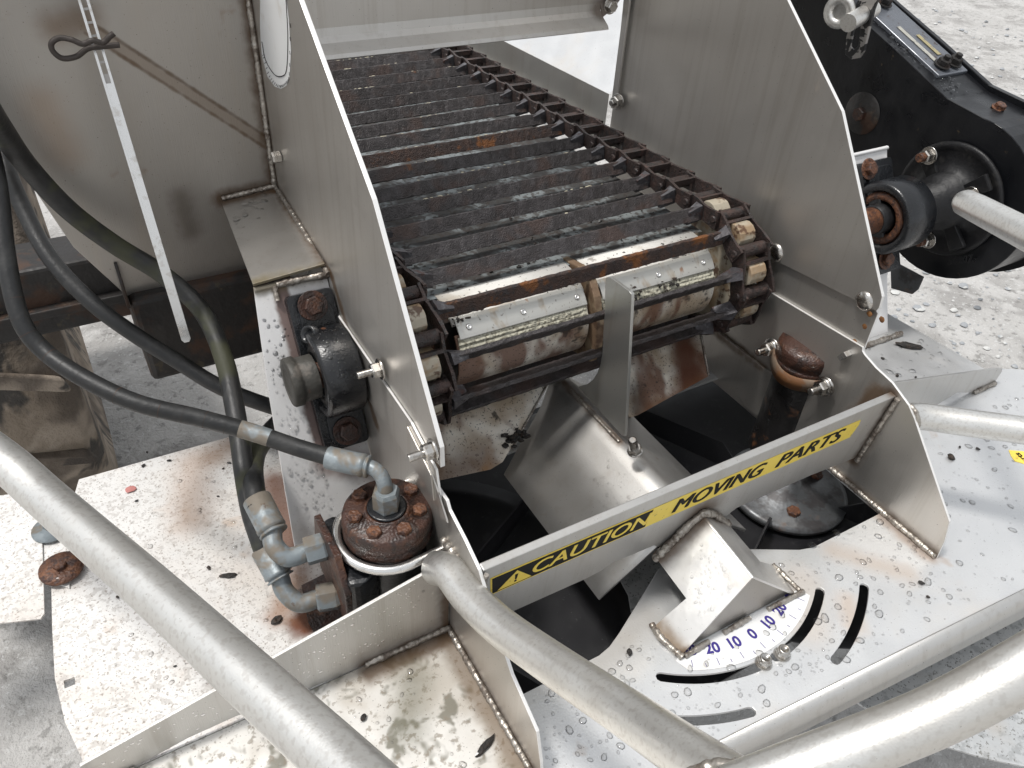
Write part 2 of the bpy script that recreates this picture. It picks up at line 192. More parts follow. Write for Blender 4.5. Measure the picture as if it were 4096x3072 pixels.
# ------------------------------------------------------------------ builders
def tag(o, label=None, category=None, group=None, kind=None):
    for k, v in (('label', label), ('category', category), ('group', group), ('kind', kind)):
        if v: o[k] = v
    return o
def thing(name, loc, label, cat, group=None):
    o = bpy.data.objects.new(name, None); o.empty_display_size = .02; COL.objects.link(o); o.location = loc
    return tag(o, label, cat, group)
def link(name, me, m, parent=None, smooth=True, bevel=0, mw=None, **t):
    o = bpy.data.objects.new(name, me); COL.objects.link(o)
    if m and not me.materials: me.materials.append(m)
    if parent:
        o.parent = parent
        if parent.type == 'EMPTY': o.matrix_parent_inverse = Matrix.Translation(-parent.location)
    if mw: o.matrix_basis = mw
    if bevel:
        b = o.modifiers.new('b', 'BEVEL'); b.width = bevel; b.segments = 2; b.limit_method = 'ANGLE'; b.angle_limit = math.radians(40)
    return tag(o, **t)
class MB:
    "collects faces; build() links them as one mesh object in world coordinates"
    def __init__(s): s.v = []; s.f = []; s.sm = []
    def add(s, vs, fs, smooth=False):
        o = len(s.v); s.v += [V(p) for p in vs]; s.f += [tuple(i+o for i in f) for f in fs]; s.sm += [smooth]*len(fs); return s
    def box(s, lo, hi, mw=None):
        a, b = V(lo), V(hi); P = [V((x, y, z)) for x in (a.x, b.x) for y in (a.y, b.y) for z in (a.z, b.z)]
        if mw: P = [mw @ p for p in P]
        return s.add(P, [(0, 1, 3, 2), (4, 6, 7, 5), (0, 4, 5, 1), (2, 3, 7, 6), (0, 2, 6, 4), (1, 5, 7, 3)])
    def sheet(s, pts, th, holes=(), fr=None):
        "polygon (u,v) with holes, th thick along w (centred); fr maps (u,v,w) to the world"
        fr = fr or (lambda u, v, w: V((u, v, w)))
        loops = [list(pts)] + [list(h) for h in holes]
        flat = [p for l in loops for p in l]; n = len(flat)
        tri = tessellate_polygon([[V((p[0], p[1], 0)) for p in l] for l in loops])
        vs = [fr(p[0], p[1], th/2) for p in flat] + [fr(p[0], p[1], -th/2) for p in flat]
        fs = []
        for t in tri:
            a, b, c = (V(flat[i]) for i in t)
            if (b-a).cross(c-a) < 0: t = t[::-1]
            fs += [tuple(t), tuple(i+n for i in reversed(t))]
        k = 0
        for li, l in enumerate(loops):
            m = len(l); ar = sum(l[i][0]*l[(i+1) % m][1]-l[(i+1) % m][0]*l[i][1] for i in range(m)); ccw = ar > 0
            if li: ccw = not ccw
            for i in range(m):
                a, b = k+i, k+(i+1) % m
                fs.append((b, a, a+n, b+n) if not ccw else (a, a+n, b+n, b)[::1])
            k += m
        return s.add(vs, fs)
    def tube(s, pts, r, seg=12, cap=True, rnd=0, closed=False):
        pts = [V(p) for p in pts]; n = len(pts); rr = r if isinstance(r, (list, tuple)) else [r]*n
        T = [((pts[(i+1) % n] if closed or i < n-1 else pts[i])-(pts[i-1] if closed or i else pts[i])).normalized() for i in range(n)]
        up = V((0, 0, 1)) if abs(T[0].z) < .9 else V((1, 0, 0)); U = T[0].cross(up).normalized(); vs = []; fs = []
        for i in range(n):
            U = (U-T[i]*U.dot(T[i])).normalized(); B = T[i].cross(U)
            for k in range(seg):
                a = 2*PI*k/seg; q = rr[i]*(1+random.uniform(-rnd, rnd)); vs.append(pts[i]+U*math.cos(a)*q+B*math.sin(a)*q)
        for i in range(n if closed else n-1):
            j = (i+1) % n
            for k in range(seg): fs.append((i*seg+k, i*seg+(k+1) % seg, j*seg+(k+1) % seg, j*seg+k))
        s.add(vs, fs, True)
        if cap and not closed: s.add(vs[:seg], [tuple(reversed(range(seg)))]); s.add(vs[-seg:], [tuple(range(seg))])
        return s
    def lathe(s, prof, c, ax, seg=32, rnd=0, a0=0, arc=2*PI, smooth=True):
        "profile [(r, h)] about axis ax from point c"
        c, ax = V(c), V(ax).normalized(); U = ax.orthogonal().normalized(); B = ax.cross(U); n = seg if arc >= 2*PI-.001 else seg+1; vs = []; fs = []
        for r, h in prof:
            for k in range(n):
                a = a0+arc*k/seg; q = r*(1+random.uniform(-rnd, rnd)); vs.append(c+ax*h+(U*math.cos(a)+B*math.sin(a))*q)
        for i in range(len(prof)-1):
            for k in range(seg if n == seg else n-1): fs.append((i*n+k, i*n+(k+1) % n, (i+1)*n+(k+1) % n, (i+1)*n+k))
        s.add(vs, fs, smooth)
        if n == seg:
            if prof[0][0] > 1e-5: s.add(vs[:n], [tuple(reversed(range(n)))])
            if prof[-1][0] > 1e-5: s.add(vs[-n:], [tuple(range(n))])
        return s
    def cyl(s, c, ax, r, h, seg=20, ch=.0): return s.lathe([(r-ch, 0), (r, ch), (r, h-ch), (r-ch, h)] if ch else [(r, 0), (r, h)], c, ax, seg)
    def hexa(s, c, ax, r, h, rot=0): return s.lathe([(r*.96, 0), (r, h*.08), (r, h*.82), (r*.86, h)], c, ax, 6, a0=rot, smooth=False)
    def mesh(s, name):
        me = bpy.data.meshes.new(name); me.from_pydata(s.v, [], s.f); me.polygons.foreach_set('use_smooth', s.sm)
        bm = bmesh.new(); bm.from_mesh(me); bmesh.ops.recalc_face_normals(bm, faces=bm.faces); bm.to_mesh(me); bm.free(); return me
    def build(s, name, m, parent=None, bevel=0, edge=None, **t):
        me = s.mesh(name)
        if edge:                                         # light on the cut edges painted in, plate standing in x = const
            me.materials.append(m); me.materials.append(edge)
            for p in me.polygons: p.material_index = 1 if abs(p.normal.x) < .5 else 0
        return link(name, me, m, parent, False, bevel, **t)

def crom(pts, n=8):
    "smooth curve through points"
    P = [V(p) for p in pts]; P = [P[0]*2-P[1]]+P+[P[-1]*2-P[-2]]; out = []
    for i in range(1, len(P)-2):
        a, b, c, d = P[i-1:i+3]
        for k in range(n):
            t = k/n; out.append(.5*((2*b)+(c-a)*t+(2*a-5*b+4*c-d)*t*t+(3*b-a-3*c+d)*t**3))
    return out+[P[-2]]
def bez(a, b, c, d, n=10):
    a, b, c, d = V(a), V(b), V(c), V(d); return [a*(1-t)**3+b*3*t*(1-t)**2+c*3*t*t*(1-t)+d*t**3 for t in [i/n for i in range(n+1)]]
def weld(parent, pts, r=.0035, name='weld_bead', seg=8):
    "a rippled bead along a path"
    P = []; pts = [V(p) for p in pts]
    for a, b in zip(pts, pts[1:]):
        k = max(2, int((b-a).length/.0022)); P += [a.lerp(b, i/k) for i in range(k)]
    P.append(pts[-1]); rr = [r*(.9+.07*math.sin(i*1.57)+.1*math.sin(i*.37+r*900)+random.uniform(-.05, .06)) for i in range(len(P))]
    P = [p+V([random.uniform(-1, 1)*r*.07 for _ in range(3)]) for p in P]
    return MB().tube(P, rr, seg, rnd=.07).build(name, m_weld, parent)
def fx(x): return lambda u, v, w: V((x+w, u, v))          # (y, z) sheet standing in a plane x = const
def fy(y): return lambda u, v, w: V((u, y+w, v))
def fz(z): return lambda u, v, w: V((u, v, z+w))
def frame(O, U, N):
    O, U, N = V(O), V(U).normalized(), V(N).normalized(); B = N.cross(U)
    return lambda u, v, w: O+U*u+B*v+N*w
def basis(O, U, N):
    O, U, N = V(O), V(U).normalized(), V(N).normalized(); B = N.cross(U)
    return Matrix(((U.x, B.x, N.x, O.x), (U.y, B.y, N.y, O.y), (U.z, B.z, N.z, O.z), (0, 0, 0, 1)))
def bolt(parent, p, ax, r, m, h=None, washer=0, stud=0, name='bolt', rot=.3, stud_r=None):
    p, ax = V(p), V(ax).normalized(); b = MB(); k = 0
    if washer: b.cyl(p, ax, washer, .0025, 24, .0005); k = .0025
    h = h or r*.8; b.hexa(p+ax*k, ax, r, h, rot)
    if stud:
        q = stud_r or r*.55; n = int(stud/.0016); b.lathe([(q*(1 if i % 2 else .88), h*.9+i*.0008) for i in range(n*2)]+[(q*.7, h*.9+n*.0016)], p+ax*k, ax, 14)
    return b.build(name, m, parent)
def text(body, size, fr, m, parent, name, shear=0, bold=0, sx=1, align='CENTER', ext=.0002, dup=(0,)):
    c = bpy.data.curves.new('t', 'FONT'); c.body = body; c.size = size; c.shear = shear; c.offset = bold; c.align_x = align; c.align_y = 'CENTER'; c.extrude = ext; c.resolution_u = 4
    o = bpy.data.objects.new('t', c); COL.objects.link(o); dg = bpy.context.evaluated_depsgraph_get(); me = bpy.data.meshes.new_from_object(o.evaluated_get(dg))
    bpy.data.objects.remove(o); bpy.data.curves.remove(c); b = MB()
    for k, sh in enumerate(dup): b.add([fr(v.co.x*sx+sh, v.co.y, v.co.z+k*.00006) for v in me.vertices], [tuple(p.vertices) for p in me.polygons])
    bpy.data.meshes.remove(me); return b.build(name, m, parent)
def inside(p, poly):
    r = False
    for i in range(len(poly)):
        a, b = poly[i], poly[i-1]
        if (a[1] > p[1]) != (b[1] > p[1]) and p[0] < (b[0]-a[0])*(p[1]-a[1])/(b[1]-a[1])+a[0]: r = not r
    return r
def drops(label, fr, poly, n, r0, r1, holes=(), flat=.40, cat='water'):
    b = MB(); us, vs = [p[0] for p in poly], [p[1] for p in poly]; done = []; tries = 0
    while len(done) < n and tries < n*30:
        tries += 1; p = (random.uniform(min(us), max(us)), random.uniform(min(vs), max(vs))); r = r0*(r1/r0)**(random.random()**2.2)
        if not inside(p, poly) or any(inside(p, h) for h in holes) or any((p[0]-q[0])**2+(p[1]-q[1])**2 < (r+q[2])**2*1.1 for q in done): continue
        done.append((*p, r)); st, an = random.uniform(1, 1.35), random.random()*PI; P = []; F = []; ph = random.random()*6
        for i, (q, h) in enumerate(((1, 0), (.93, .45), (.65, .82), (.25, .98))):
            for k in range(9):
                a = 2*PI*k/9; w = 1+.12*math.sin(2*a+ph)+.06*math.sin(3*a+ph); x, y = math.cos(a)*q*r*st*w, math.sin(a)*q*r*w
                P.append(fr(p[0]+x*math.cos(an)-y*math.sin(an), p[1]+x*math.sin(an)+y*math.cos(an), h*r*flat+.0001))
        for i in range(3):
            for k in range(9): F.append((i*9+k, i*9+(k+1) % 9, (i+1)*9+(k+1) % 9, (i+1)*9+k))
        F.append(tuple(range(27, 36))); b.add(P, F, True)
    return b.build('water_droplets', m_water, None, kind='stuff', label=label, category=cat)
def rock(r, sq=(1, 1, .7), sub=1, jag=.3):
    bm = bmesh.new(); bmesh.ops.create_icosphere(bm, subdivisions=sub, radius=1)
    P = [V((v.co.x*sq[0], v.co.y*sq[1], v.co.z*sq[2]))*r*(1+random.uniform(-jag, jag)) for v in bm.verts]; F = [tuple(v.index for v in f.verts) for f in bm.faces]; bm.free(); return P, F

yz = lambda l: [(p[1], p[2]) for p in l]
xy = lambda l: [(p[0], p[1]) for p in l]
xz = lambda l: [(p[0], p[2]) for p in l]
def arc(c, r, a0, a1, n=10): return [(c[0]+r*math.cos(math.radians(a0+(a1-a0)*i/n)), c[1]+r*math.sin(math.radians(a0+(a1-a0)*i/n))) for i in range(n+1)]
def slot(c, r, w, a0, a1):
    da = math.degrees(w/2/r); o = arc(c, r+w/2, a0, a1, 14); i = arc(c, r-w/2, a1, a0, 14)
    def cap(a, s):
        m = (c[0]+r*math.cos(math.radians(a)), c[1]+r*math.sin(math.radians(a))); return [(m[0]+w/2*math.cos(math.radians(a+s*t)), m[1]+w/2*math.sin(math.radians(a+s*t))) for t in (45, 90, 135)]
    return o+cap(a1, 1)+i+[p for p in reversed(cap(a0, -1))]

# ------------------------------------------------------------------ ground
GZ = -.75
MB().add([(-60, -40, GZ), (90, -40, GZ), (90, 120, GZ), (-60, 120, GZ)], [(0, 1, 2, 3)]).build('ground', m_ground, kind='structure', label='pale rough concrete yard under and beside the machine', category='ground')
b = MB()
for i in range(4200):
    d = 1.4+7*random.random()**1.6; x = 1.55+random.random()*5.5; y = -.3+random.random()*8.5
    if i < 1100: x, y = 1.5+random.random()*2.2, .2+random.random()*2.4
    r = .004+.013*random.random()**3; P, F = rock(r, (1, random.uniform(.6, 1), random.uniform(.4, .7)), 1 if r > .010 else 0, .22) if False else (None, None)
    if P is None:
        r = .004+.022*random.random()**3; t = random.random()*PI; a = random.uniform(.65, 1); h = random.uniform(.4, .75); k = 6
        P = [V((x, y, GZ+r*h))]+[V((x+math.cos(t+2*PI*j/k)*r*random.uniform(.8, 1.1), y+math.sin(t+2*PI*j/k)*r*a*random.uniform(.8, 1.1), GZ+r*.25)) for j in range(k)]+[V((x+math.cos(t+2*PI*j/k+.5)*r*.55, y+math.sin(t+2*PI*j/k+.5)*r*a*.55, GZ+r*h*.9)) for j in range(k)]
        F = [(1+j, 1+(j+1) % k, 7+j) for j in range(k)]+[(1+(j+1) % k, 7+(j+1) % k, 7+j) for j in range(k)]+[(0, 7+j, 7+(j+1) % k) for j in range(k)]
    b.add(P, F, True)
b.build('gravel', m_stone, kind='stuff', label='loose grey and white pebbles strewn over the yard', category='gravel')

# ------------------------------------------------------------------ tyre and chassis behind the machine
t = thing('tyre', (-.30, 1.90, GZ), 'mud caked tractor tyre behind the hoses at the left edge', 'tyre')
prof = [(.26, .14), (.36, .19), (.44, .215), (.50, .21), (.53, .18), (.540, .09), (.543, 0), (.540, -.09), (.53, -.18), (.50, -.21), (.44, -.215), (.36, -.19), (.26, -.14)]
MB().lathe(prof, (-.295, 1.90, -.20), (1, 0, 0), 48).build('carcass', m_tyre, t)
lug = MB().sheet([(-.20, -.03), (-.19, .0), (-.01, .075), (-.01, .04)], .022).mesh('lug')
lug2 = MB().sheet([(.20, -.03), (.19, .0), (.01, .075), (.01, .04)], .022).mesh('lug')
for k in range(36):
    a = 2*PI*k/18+(PI/18 if k >= 18 else 0); n = V((0, math.cos(a), math.sin(a)))
    link('lug', lug if k < 18 else lug2, m_tyre, t, mw=basis(V((-.295, 1.90, -.20))+n*.540, (1, 0, 0), n), bevel=.008)
MB().cyl((-.40, 1.90, -.20), (1, 0, 0), .27, .25, 32).build('rim', m_beam, t)
t = thing('chassis_cross_member', (-.2, 1.32, 0), 'black chassis cross member behind the hydraulic hoses', 'beam')
MB().box((-.7, 1.28, .045), (.16, 1.38, .165)).build('box_section', m_beam, t, .006)
MB().box((-.7, 1.262, .085), (.16, 1.28, .10)).build('angle_lip', m_beam, t, .002)
t = thing('frame_beam', (.1, 1.1, .14), 'dark rusty box beam below the hopper sheet', 'beam')
MB().box((.031, 1.045, .072), (.62, 1.16, .215)).build('box_section', m_beam, t, .008)
MB().sheet([(0, .0), (.115, .0), (.115, .05), (.02, .062), (0, .04)], .004, fr=lambda u, v, w: V((.028+w, 1.045+u, .205+v))).build('end_gusset', m_beam, t, .001)

# ------------------------------------------------------------------ hopper: front sheet, gate, inner wall
t = thing('hopper_sheet', (.1, 1.07, .2), 'large grey hopper front sheet with a brown rust streak', 'panel')
MB().sheet([(.257, .205), (.03, .212), (-.015, .30), (-.05, .44), (-.22, .62), (-.22, 1.15), (.257, 1.15)], .004, fr=fy(1.07)).build('sheet', m_sheet, t, .0008)
weld(t, [(.2555, 1.0655, 1.0), (.2555, 1.0655, .337)], .0045)
t = thing('gate_plate', (.58, 1.17, .48), 'grey feed gate plate across the conveyor top with bent lower lip', 'gate')
b = MB(); cs = [(1.17, 1.15), (1.17, .512), (1.167, .50), (1.158, .492), (1.140, .482), (1.137, .4775)]
vs = [(x, y, z) for x in (.264, .862) for y, z in cs]; k = len(cs)
b.add(vs, [(i, i+1, k+i+1, k+i) for i in range(k-1)])
vs = [(.862, 1.17, 1.15), (.903, 1.17, 1.15), (.903, 1.17, .515), (.892, 1.168, .503), (.862, 1.158, .492), (.862, 1.170, .512)]
b.add(vs, [(0, 1, 2, 5), (5, 2, 3, 4)])
o = b.build('gate_sheet', m_gate, t); sm = o.modifiers.new('s', 'SOLIDIFY'); sm.thickness = .003
for p in o.data.polygons: p.use_smooth = False
bolt(t, (0.8801, 1.1630, 0.5082), (0, -1, 0), .010, m_nut, washer=.014)
t = thing('hopper_wall', (.95, 1.5, .35), 'sunlit white sloping hopper wall behind the right plate', 'panel')
b = MB().add([(.905, 1.165, .25), (.905, 2.6, .20), (.905, 2.6, .30), (.905, 1.165, .355)], [(0, 1, 2, 3)]); b.build('skirt', steel('steel_skirt', (.5, .49, .46), dirt=.7), t)
MB().add([(.906, 1.165, .355), (.906, 2.6, .30), (1.6, 2.6, 1.0), (1.6, 1.165, 1.05)], [(0, 1, 2, 3)]).build('slope', m_deck, t)

# ------------------------------------------------------------------ side plates
t = thing('side_plate', (.26, .8, 0), 'left steel side plate with bright front edge and a white gauge sticker', 'plate', 'side plates')
LP = [(.533, .252), (.535, .279), (.689, .487), (.866, .629), (1.02, .745), (1.066, .80), (1.066, 1.15), (1.16, 1.15), (1.16, .24)]
MB().sheet(LP, .0055, fr=fx(.2612)).build('upper_plate', m_left, t, .0006, edge=m_cut_lit)
MB().sheet([(.524, .198), (.538, .246), (.60, .262), (1.1, .262), (1.1, .185)], .003, fr=fx(.2565)).build('middle_plate', m_left, t, .0005, edge=m_cut_lit)
MB().sheet([(.520, .214), (.513, .205), (.475, .195), (.444, .183), (.417, .150), (.366, .100), (.312, .075), (.298, .035), (.292, .002), (.292, -.004), (.50, -.004), (.72, -.03), (1.1, -.03), (1.1, .20)], .004, fr=fx(.2605)).build('lower_plate', m_left, t, .0006, edge=m_cut_lit)
weld(t, [(.2555, .505, .003), (.2555, .292, .003)], .0045); weld(t, [(.2562, 1.06, .336), (.2562, .95, .326), (.2562, .855, .309)], .0045)
for p in ((0.2480, 0.6808, 0.2806), (0.2480, 0.5408, 0.2730)): bolt(t, (.2545, p[1], p[2]), (-1, 0, 0), .0095, m_nut, .010, .013, .018, 'stud_nut', stud_r=.0046)
bolt(t, (0.2575, 1.0203, 0.3991), (-1, 0, 0), .008, m_nut, .012, name='bolt')
for k, (y0, z0, y1, z1) in enumerate(((.607, .252, .545, .232), (.555, .246, .528, .222))):
    MB().sheet([(y0, z0), (y1, z1), (y1-.006, z1-.034), (y0-.05, z0-.05)], .002, fr=fx(.2538)).build('hinge_leaf', m_left, t, .0004)
st = MB().sheet(yz([(0.2582, 1.0087, 0.6151), (0.2582, 1.0394, 0.5566), (0.2582, 1.0489, 0.5209), (0.2582, 1.0350, 0.4994), (0.2582, 1.0051, 0.4963), (0.2582, 0.9782, 0.5022), (0.2582, 0.9515, 0.5146), (0.2582, 0.9329, 0.5312), (0.2582, 0.9152, 0.5646), (0.2582, 0.9100, 0.5999), (0.2582, 0.9118, 0.6363)]), .0004, fr=fx(.2581)).build('gauge_sticker', m_stick, t, label='white rounded gauge sticker with fine scale marks')
b = MB().tube(crom([(0.2577, 1.0375, 0.5409), (0.2577, 1.0314, 0.5204), (0.2577, 0.9999, 0.5132), (0.2577, 0.9672, 0.5206), (0.2577, 0.9413, 0.5365), (0.2577, 0.9201, 0.5781), (0.2577, 0.9109, 0.6184)], 6), .0006, 4); b.build('printed_line', m_ink, st)
for k in range(26):
    a = k/25; q = crom([(0.2577, 1.0445, 0.5222), (0.2577, 1.0301, 0.5022), (0.2577, 1.0023, 0.4989), (0.2577, 0.9755, 0.5048), (0.2577, 0.9509, 0.5165), (0.2577, 0.9326, 0.5324), (0.2577, 0.9051, 0.5917)], 8)[int(a*48)]
    c = V((.2577, .80, .56)).lerp(q, .93); MB().tube([q, q.lerp(V((.2577, q.y+(.92-q.y)*.2, q.z+.012)), .35)], .0004, 3).build('tick_mark', m_ink, st)

t = thing('side_plate', (.906, .8, 0), 'right steel side plate in two overlapping sheets with dome bolts', 'plate', 'side plates')
MB().sheet([(.516, .277), (.514, .284), (.516, .300), (.668, .497), (.805, .599), (1.0, .745), (1.10, .85), (1.10, 1.15), (1.163, 1.15), (1.158, .516), (1.147, .33), (1.147, .236), (.722, .254)], .0055, fr=fx(.9055)).build('upper_plate', m_right, t, .0006, edge=m_cut_lit)
MB().sheet([(.514, .200), (.5155, .272), (.55, .29), (1.14, .28), (1.14, .18)], .003, fr=fx(.9098)).build('middle_plate', m_right, t, .0005, edge=m_cut_lit)
MB().sheet([(.515, .2165), (.513, .211), (.508, .208), (.485, .201), (.454, .196), (.421, .182), (.406, .170), (.302, .067), (.2945, .034), (.292, .002), (.292, -.004), (.50, -.004), (.56, -.02), (1.14, -.02), (1.14, .195), (.72, .2015)], .004, fr=fx(.906)).build('lower_plate', m_right, t, .0006, edge=m_cut_lit)
for p in ((0.9040, 0.7036, 0.2688), (0.9040, 0.5380, 0.2800)):
    MB().lathe([(.0145, 0), (.0143, .0015), (.0125, .004), (.008, .0062), (.003, .0070), (0, .0071)], p, (-1, 0, 0), 24).build('dome_bolt', m_nut, t)
for p in ((0.9040, 0.6964, 0.1897), (0.9040, 0.5282, 0.1944)):
    MB().box((-.012, -.002, -.011), (0, .006, .004), Matrix.Translation(p) @ Matrix.Rotation(.5, 4, 'X')).build('clip_tab', m_edge, t, .0006)
for p in ((0.9038, 0.5242, 0.2671), (0.9038, 0.5043, 0.2704), (0.9085, 0.5317, 0.2136), (0.9085, 0.5262, 0.2436), (0.9038, 0.7193, 0.2048), (0.9038, 0.7159, 0.2295)):
    MB().lathe([(.0001, .0006), (.0035, .0005), (.0045, 0)], (p[0], p[1], p[2]), (-1, 0, 0), 12, rnd=.12).build('rust_spot', m_orn, t)
weld(t, [(.9025, .49, .004), (.9025, .293, .004)], .005); weld(t, [(.903, .78, .078), (.903, .66, .076)], .0035)
weld(t, [(.9015, .437, .182), (.9015, .447, .10), (.9015, .452, .05)], .0045)
MB().sheet(yz([(0.9000, 0.7742, 0.0812), (0.9000, 0.6574, 0.0808), (0.9000, 0.6393, 0.0832), (0.9000, 0.6284, 0.0710), (0.9000, 0.6274, -0.0070), (0.9000, 0.6794, -0.0136), (0.9000, 0.7635, -0.0153), (0.9000, 0.8203, 0.0636)]), .003, fr=fx(.8995)).build('lower_guide', m_right, t, .0005)
MB().sheet([(1.128, .34), (1.142, .34), (1.150, .90), (1.136, .90)], .004, fr=fx(.896)).build('guide_strap', steel('steel_strap', (.6, .58, .55), .4), t, .0006)
bolt(t, (0.8950, 1.1230, 0.3583), (-1, -.25, 0), .0105, m_nut, .011, .013, .008, 'guide_nut')

# ------------------------------------------------------------------ conveyor
YS, ZS, RC, PIT, SLP = .778, .218, .0955, .0642, .030
def path(s):
    if s >= 0: c, q = math.cos(SLP), math.sin(SLP); return V((0, YS+s*c, ZS+RC-s*q)), V((0, c, -q)), V((0, q, c))
    th = -s/RC
    if th <= PI: return V((0, YS-RC*math.sin(th), ZS+RC*math.cos(th))), V((0, math.cos(th), math.sin(th))), V((0, -math.sin(th), math.cos(th)))
    e = -s-PI*RC; return V((0, YS+e, ZS-RC)), V((0, -1, 0)), V((0, 0, -1))
t = thing('conveyor_chain', (.58, YS, ZS), 'rusty black slatted chain conveyor running back under the gate', 'conveyor')
def slat_mesh(n=70):
    b = MB(); L = .462; sec = [(-.0033, -.0104), (-.0033, .0090), (-.0022, .0102), (.0022, .0102), (.0033, .0090), (.0033, -.0104)]; vs = []; fs = []
    for i in range(n+1):
        x = -L/2+L*i/n
        for j, (u, w) in enumerate(sec):
            k = .0005; vs.append((x, u+random.uniform(-k, k), w+random.uniform(-k*1.3, k*.7)))
    m = len(sec)
    for i in range(n):
        for j in range(m): fs.append((i*m+j, i*m+(j+1) % m, (i+1)*m+(j+1) % m, (i+1)*m+j))
    fs += [tuple(range(m)), tuple(range(n*m, n*m+m))]
    return b.add(vs, fs).mesh('slat')
SM = [slat_mesh() for _ in range(4)]; SMR = [slat_mesh() for _ in range(2)]
def link_mesh():
    b = MB(); n = 10; hw = lambda a: .0300-.0060*(3*a*a-2*a**3)
    for sd in (-1, 1):
        vs = []; fs = []
        for i in range(n+1):
            a = min(1, max(0, (i/n-.22)/.56)); y = -.006+(PIT+.012)*i/n; x = sd*hw(a); e = .0115+.0025*abs(math.cos(PI*i/n))**2
            r = lambda: random.uniform(-.0005, .0005)
            vs += [(x-.0021+r(), y, -e+r()), (x+.0021+r(), y, -e+r()), (x+.0021+r(), y, e+r()), (x-.0021+r(), y, e+r())]
        for i in range(n):
            for j in range(4): fs.append((i*4+j, i*4+(j+1) % 4, i*4+4+(j+1) % 4, i*4+4+j))
        fs += [(0, 1, 2, 3), (n*4, n*4+1, n*4+2, n*4+3)]; b.add(vs, fs)
    b.cyl((-.0245, PIT, 0), (1, 0, 0), .0095, .049, 14)
    b.cyl((-.0345, PIT, 0), (1, 0, 0), .0056, .069, 10, .001)
    b.box((-.0245, PIT-.019, .0030), (.0245, PIT-.0145, .0125))
    return b.mesh('chain_link')
LMs = [link_mesh() for _ in range(3)]
tabm = MB().add([(-.028, -.004, -.018), (-.028, -.004, .002), (-.004, -.0045, .010), (.0, -.0045, -.014), (-.028, .003, -.018), (-.028, .003, .002), (-.002, .012, .009), (.0, .012, -.014)], [(0, 1, 2, 3), (4, 7, 6, 5), (1, 5, 6, 2), (0, 3, 7, 4), (2, 6, 7, 3), (0, 4, 5, 1)]).mesh('slat_lug')
tabl = MB().add([(-q.co.x, q.co.y, q.co.z) for q in tabm.vertices], [tuple(p.vertices) for p in tabm.polygons]).mesh('slat_lug')
m_tab = mat('slat_lug_steel', (.075, .07, .075), .5, .3, [((.17, .17, .18), 60, .5, .62, .7, .45, .5, None), ((.07, .03, .022), 50, .55, .66, .8, .7, 0, None)], bump=[(140, 2.5, None)])
S0 = .017
for k in range(-7, 21):
    s = S0+k*PIT; p, tt, nn = path(s); X = V((1, 0, 0))
    Bm = Matrix(((1, 0, 0, 0), (0, tt.y, nn.y, 0), (0, tt.z, nn.z, 0), (0, 0, 0, 1)))
    rusty = k in (-1, 6); o = link('slat', random.choice(SMR if rusty else SM), m_slatr if rusty else m_slat, t, mw=Matrix.Translation((.583+random.uniform(-.001, .001), p.y, p.z)) @ Bm @ Matrix.Translation((0, 0, -.0040)) @ Matrix.Rotation(-.56+random.uniform(-.06, .06), 4, 'X') @ Matrix.Rotation(random.uniform(-.008, .008), 4, 'Y'))
    link('slat_lug', tabm, m_tab, t, mw=Matrix.Translation((.822, p.y, p.z)) @ Bm)
    link('slat_lug', tabl, m_tab, t, mw=Matrix.Translation((.344, p.y, p.z)) @ Bm)
    p0, p1 = path(s-PIT*.5)[0], path(s+PIT*.5)[0]; tt = (p1-p0).normalized(); nn = V((0, -tt.z, tt.y))
    for x in (.3155, .8505):
        link('chain_link', random.choice(LMs), m_chain, t, mw=Matrix(((1, 0, 0, x), (0, tt.y, nn.y, p0.y), (0, tt.z, nn.z, p0.z), (0, 0, 0, 1))))
t = thing('conveyor_bed', (.58, YS, .27), 'grey conveyor bed with white curved nose wrap under the slats', 'conveyor bed')
b = MB().add([(.350, YS, .2865), (.816, YS, .2865), (.816, 2.4, .2865-.030*1.62), (.350, 2.4, .2865-.030*1.62)], [(0, 1, 2, 3)]); b.build('bed_plate', m_floor, t)
def curved(x0, x1, r, a0, a1, n, th):
    vs = []; fs = []
    for i in range(n+1):
        a = math.radians(a0+(a1-a0)*i/n)
        for x in (x0, x1):
            for q in (r, r-th): vs.append((x, YS-q*math.sin(a), ZS+q*math.cos(a)))
    for i in range(n):
        c, d = i*4, i*4+4; fs += [(c, c+2, d+2, d), (c+1, d+1, d+3, c+3), (c, d, d+1, c+1), (c+2, c+3, d+3, d+2)]
    fs += [(0, 1, 3, 2), (n*4, n*4+2, n*4+3, n*4+1)]; b = MB(); b.add(vs, fs, False); return b
for x0, x1 in ((.372, .572), (.592, .800)):
    o = curved(x0, x1, .0690, -10, 40, 16, .003).build('nose_wrap', m_wrap, t)
    for p in o.data.polygons: p.use_smooth = len(p.vertices) == 4 and abs(p.normal.x) < .5
    stp = curved(x0+.004, x1-.002, .0718, 32, 56, 6, .0025).build('clamp_strip', m_strip, t, .001)
    for f in ((.10, .50, .92) if x0 < .5 else (.12, .50, .90)):
        a = math.radians(45); n = V((0, -math.sin(a), math.cos(a))); c = V((x0+(x1-x0)*f, YS, ZS))+n*.0718
        MB().lathe([(.0042, 0), (.0040, .0012), (.0030, .0020), (.0018, .0020), (.0014, .0006), (0, .0006)], c, n, 16).build('rivet', m_edge, stp)
    curved(x0, x1, .0655, 50, 128, 14, .003).build('nose_apron', m_chute, t)
    b = curved(x0+.002, x1-.004, .0700, 54, 78, 10, .004); b.v = [v+V((random.uniform(-.0006, .0006), random.uniform(-.001, .001), random.uniform(-.0015, .0015))) for v in b.v]; b.build('fibre_board', m_fibre, t)
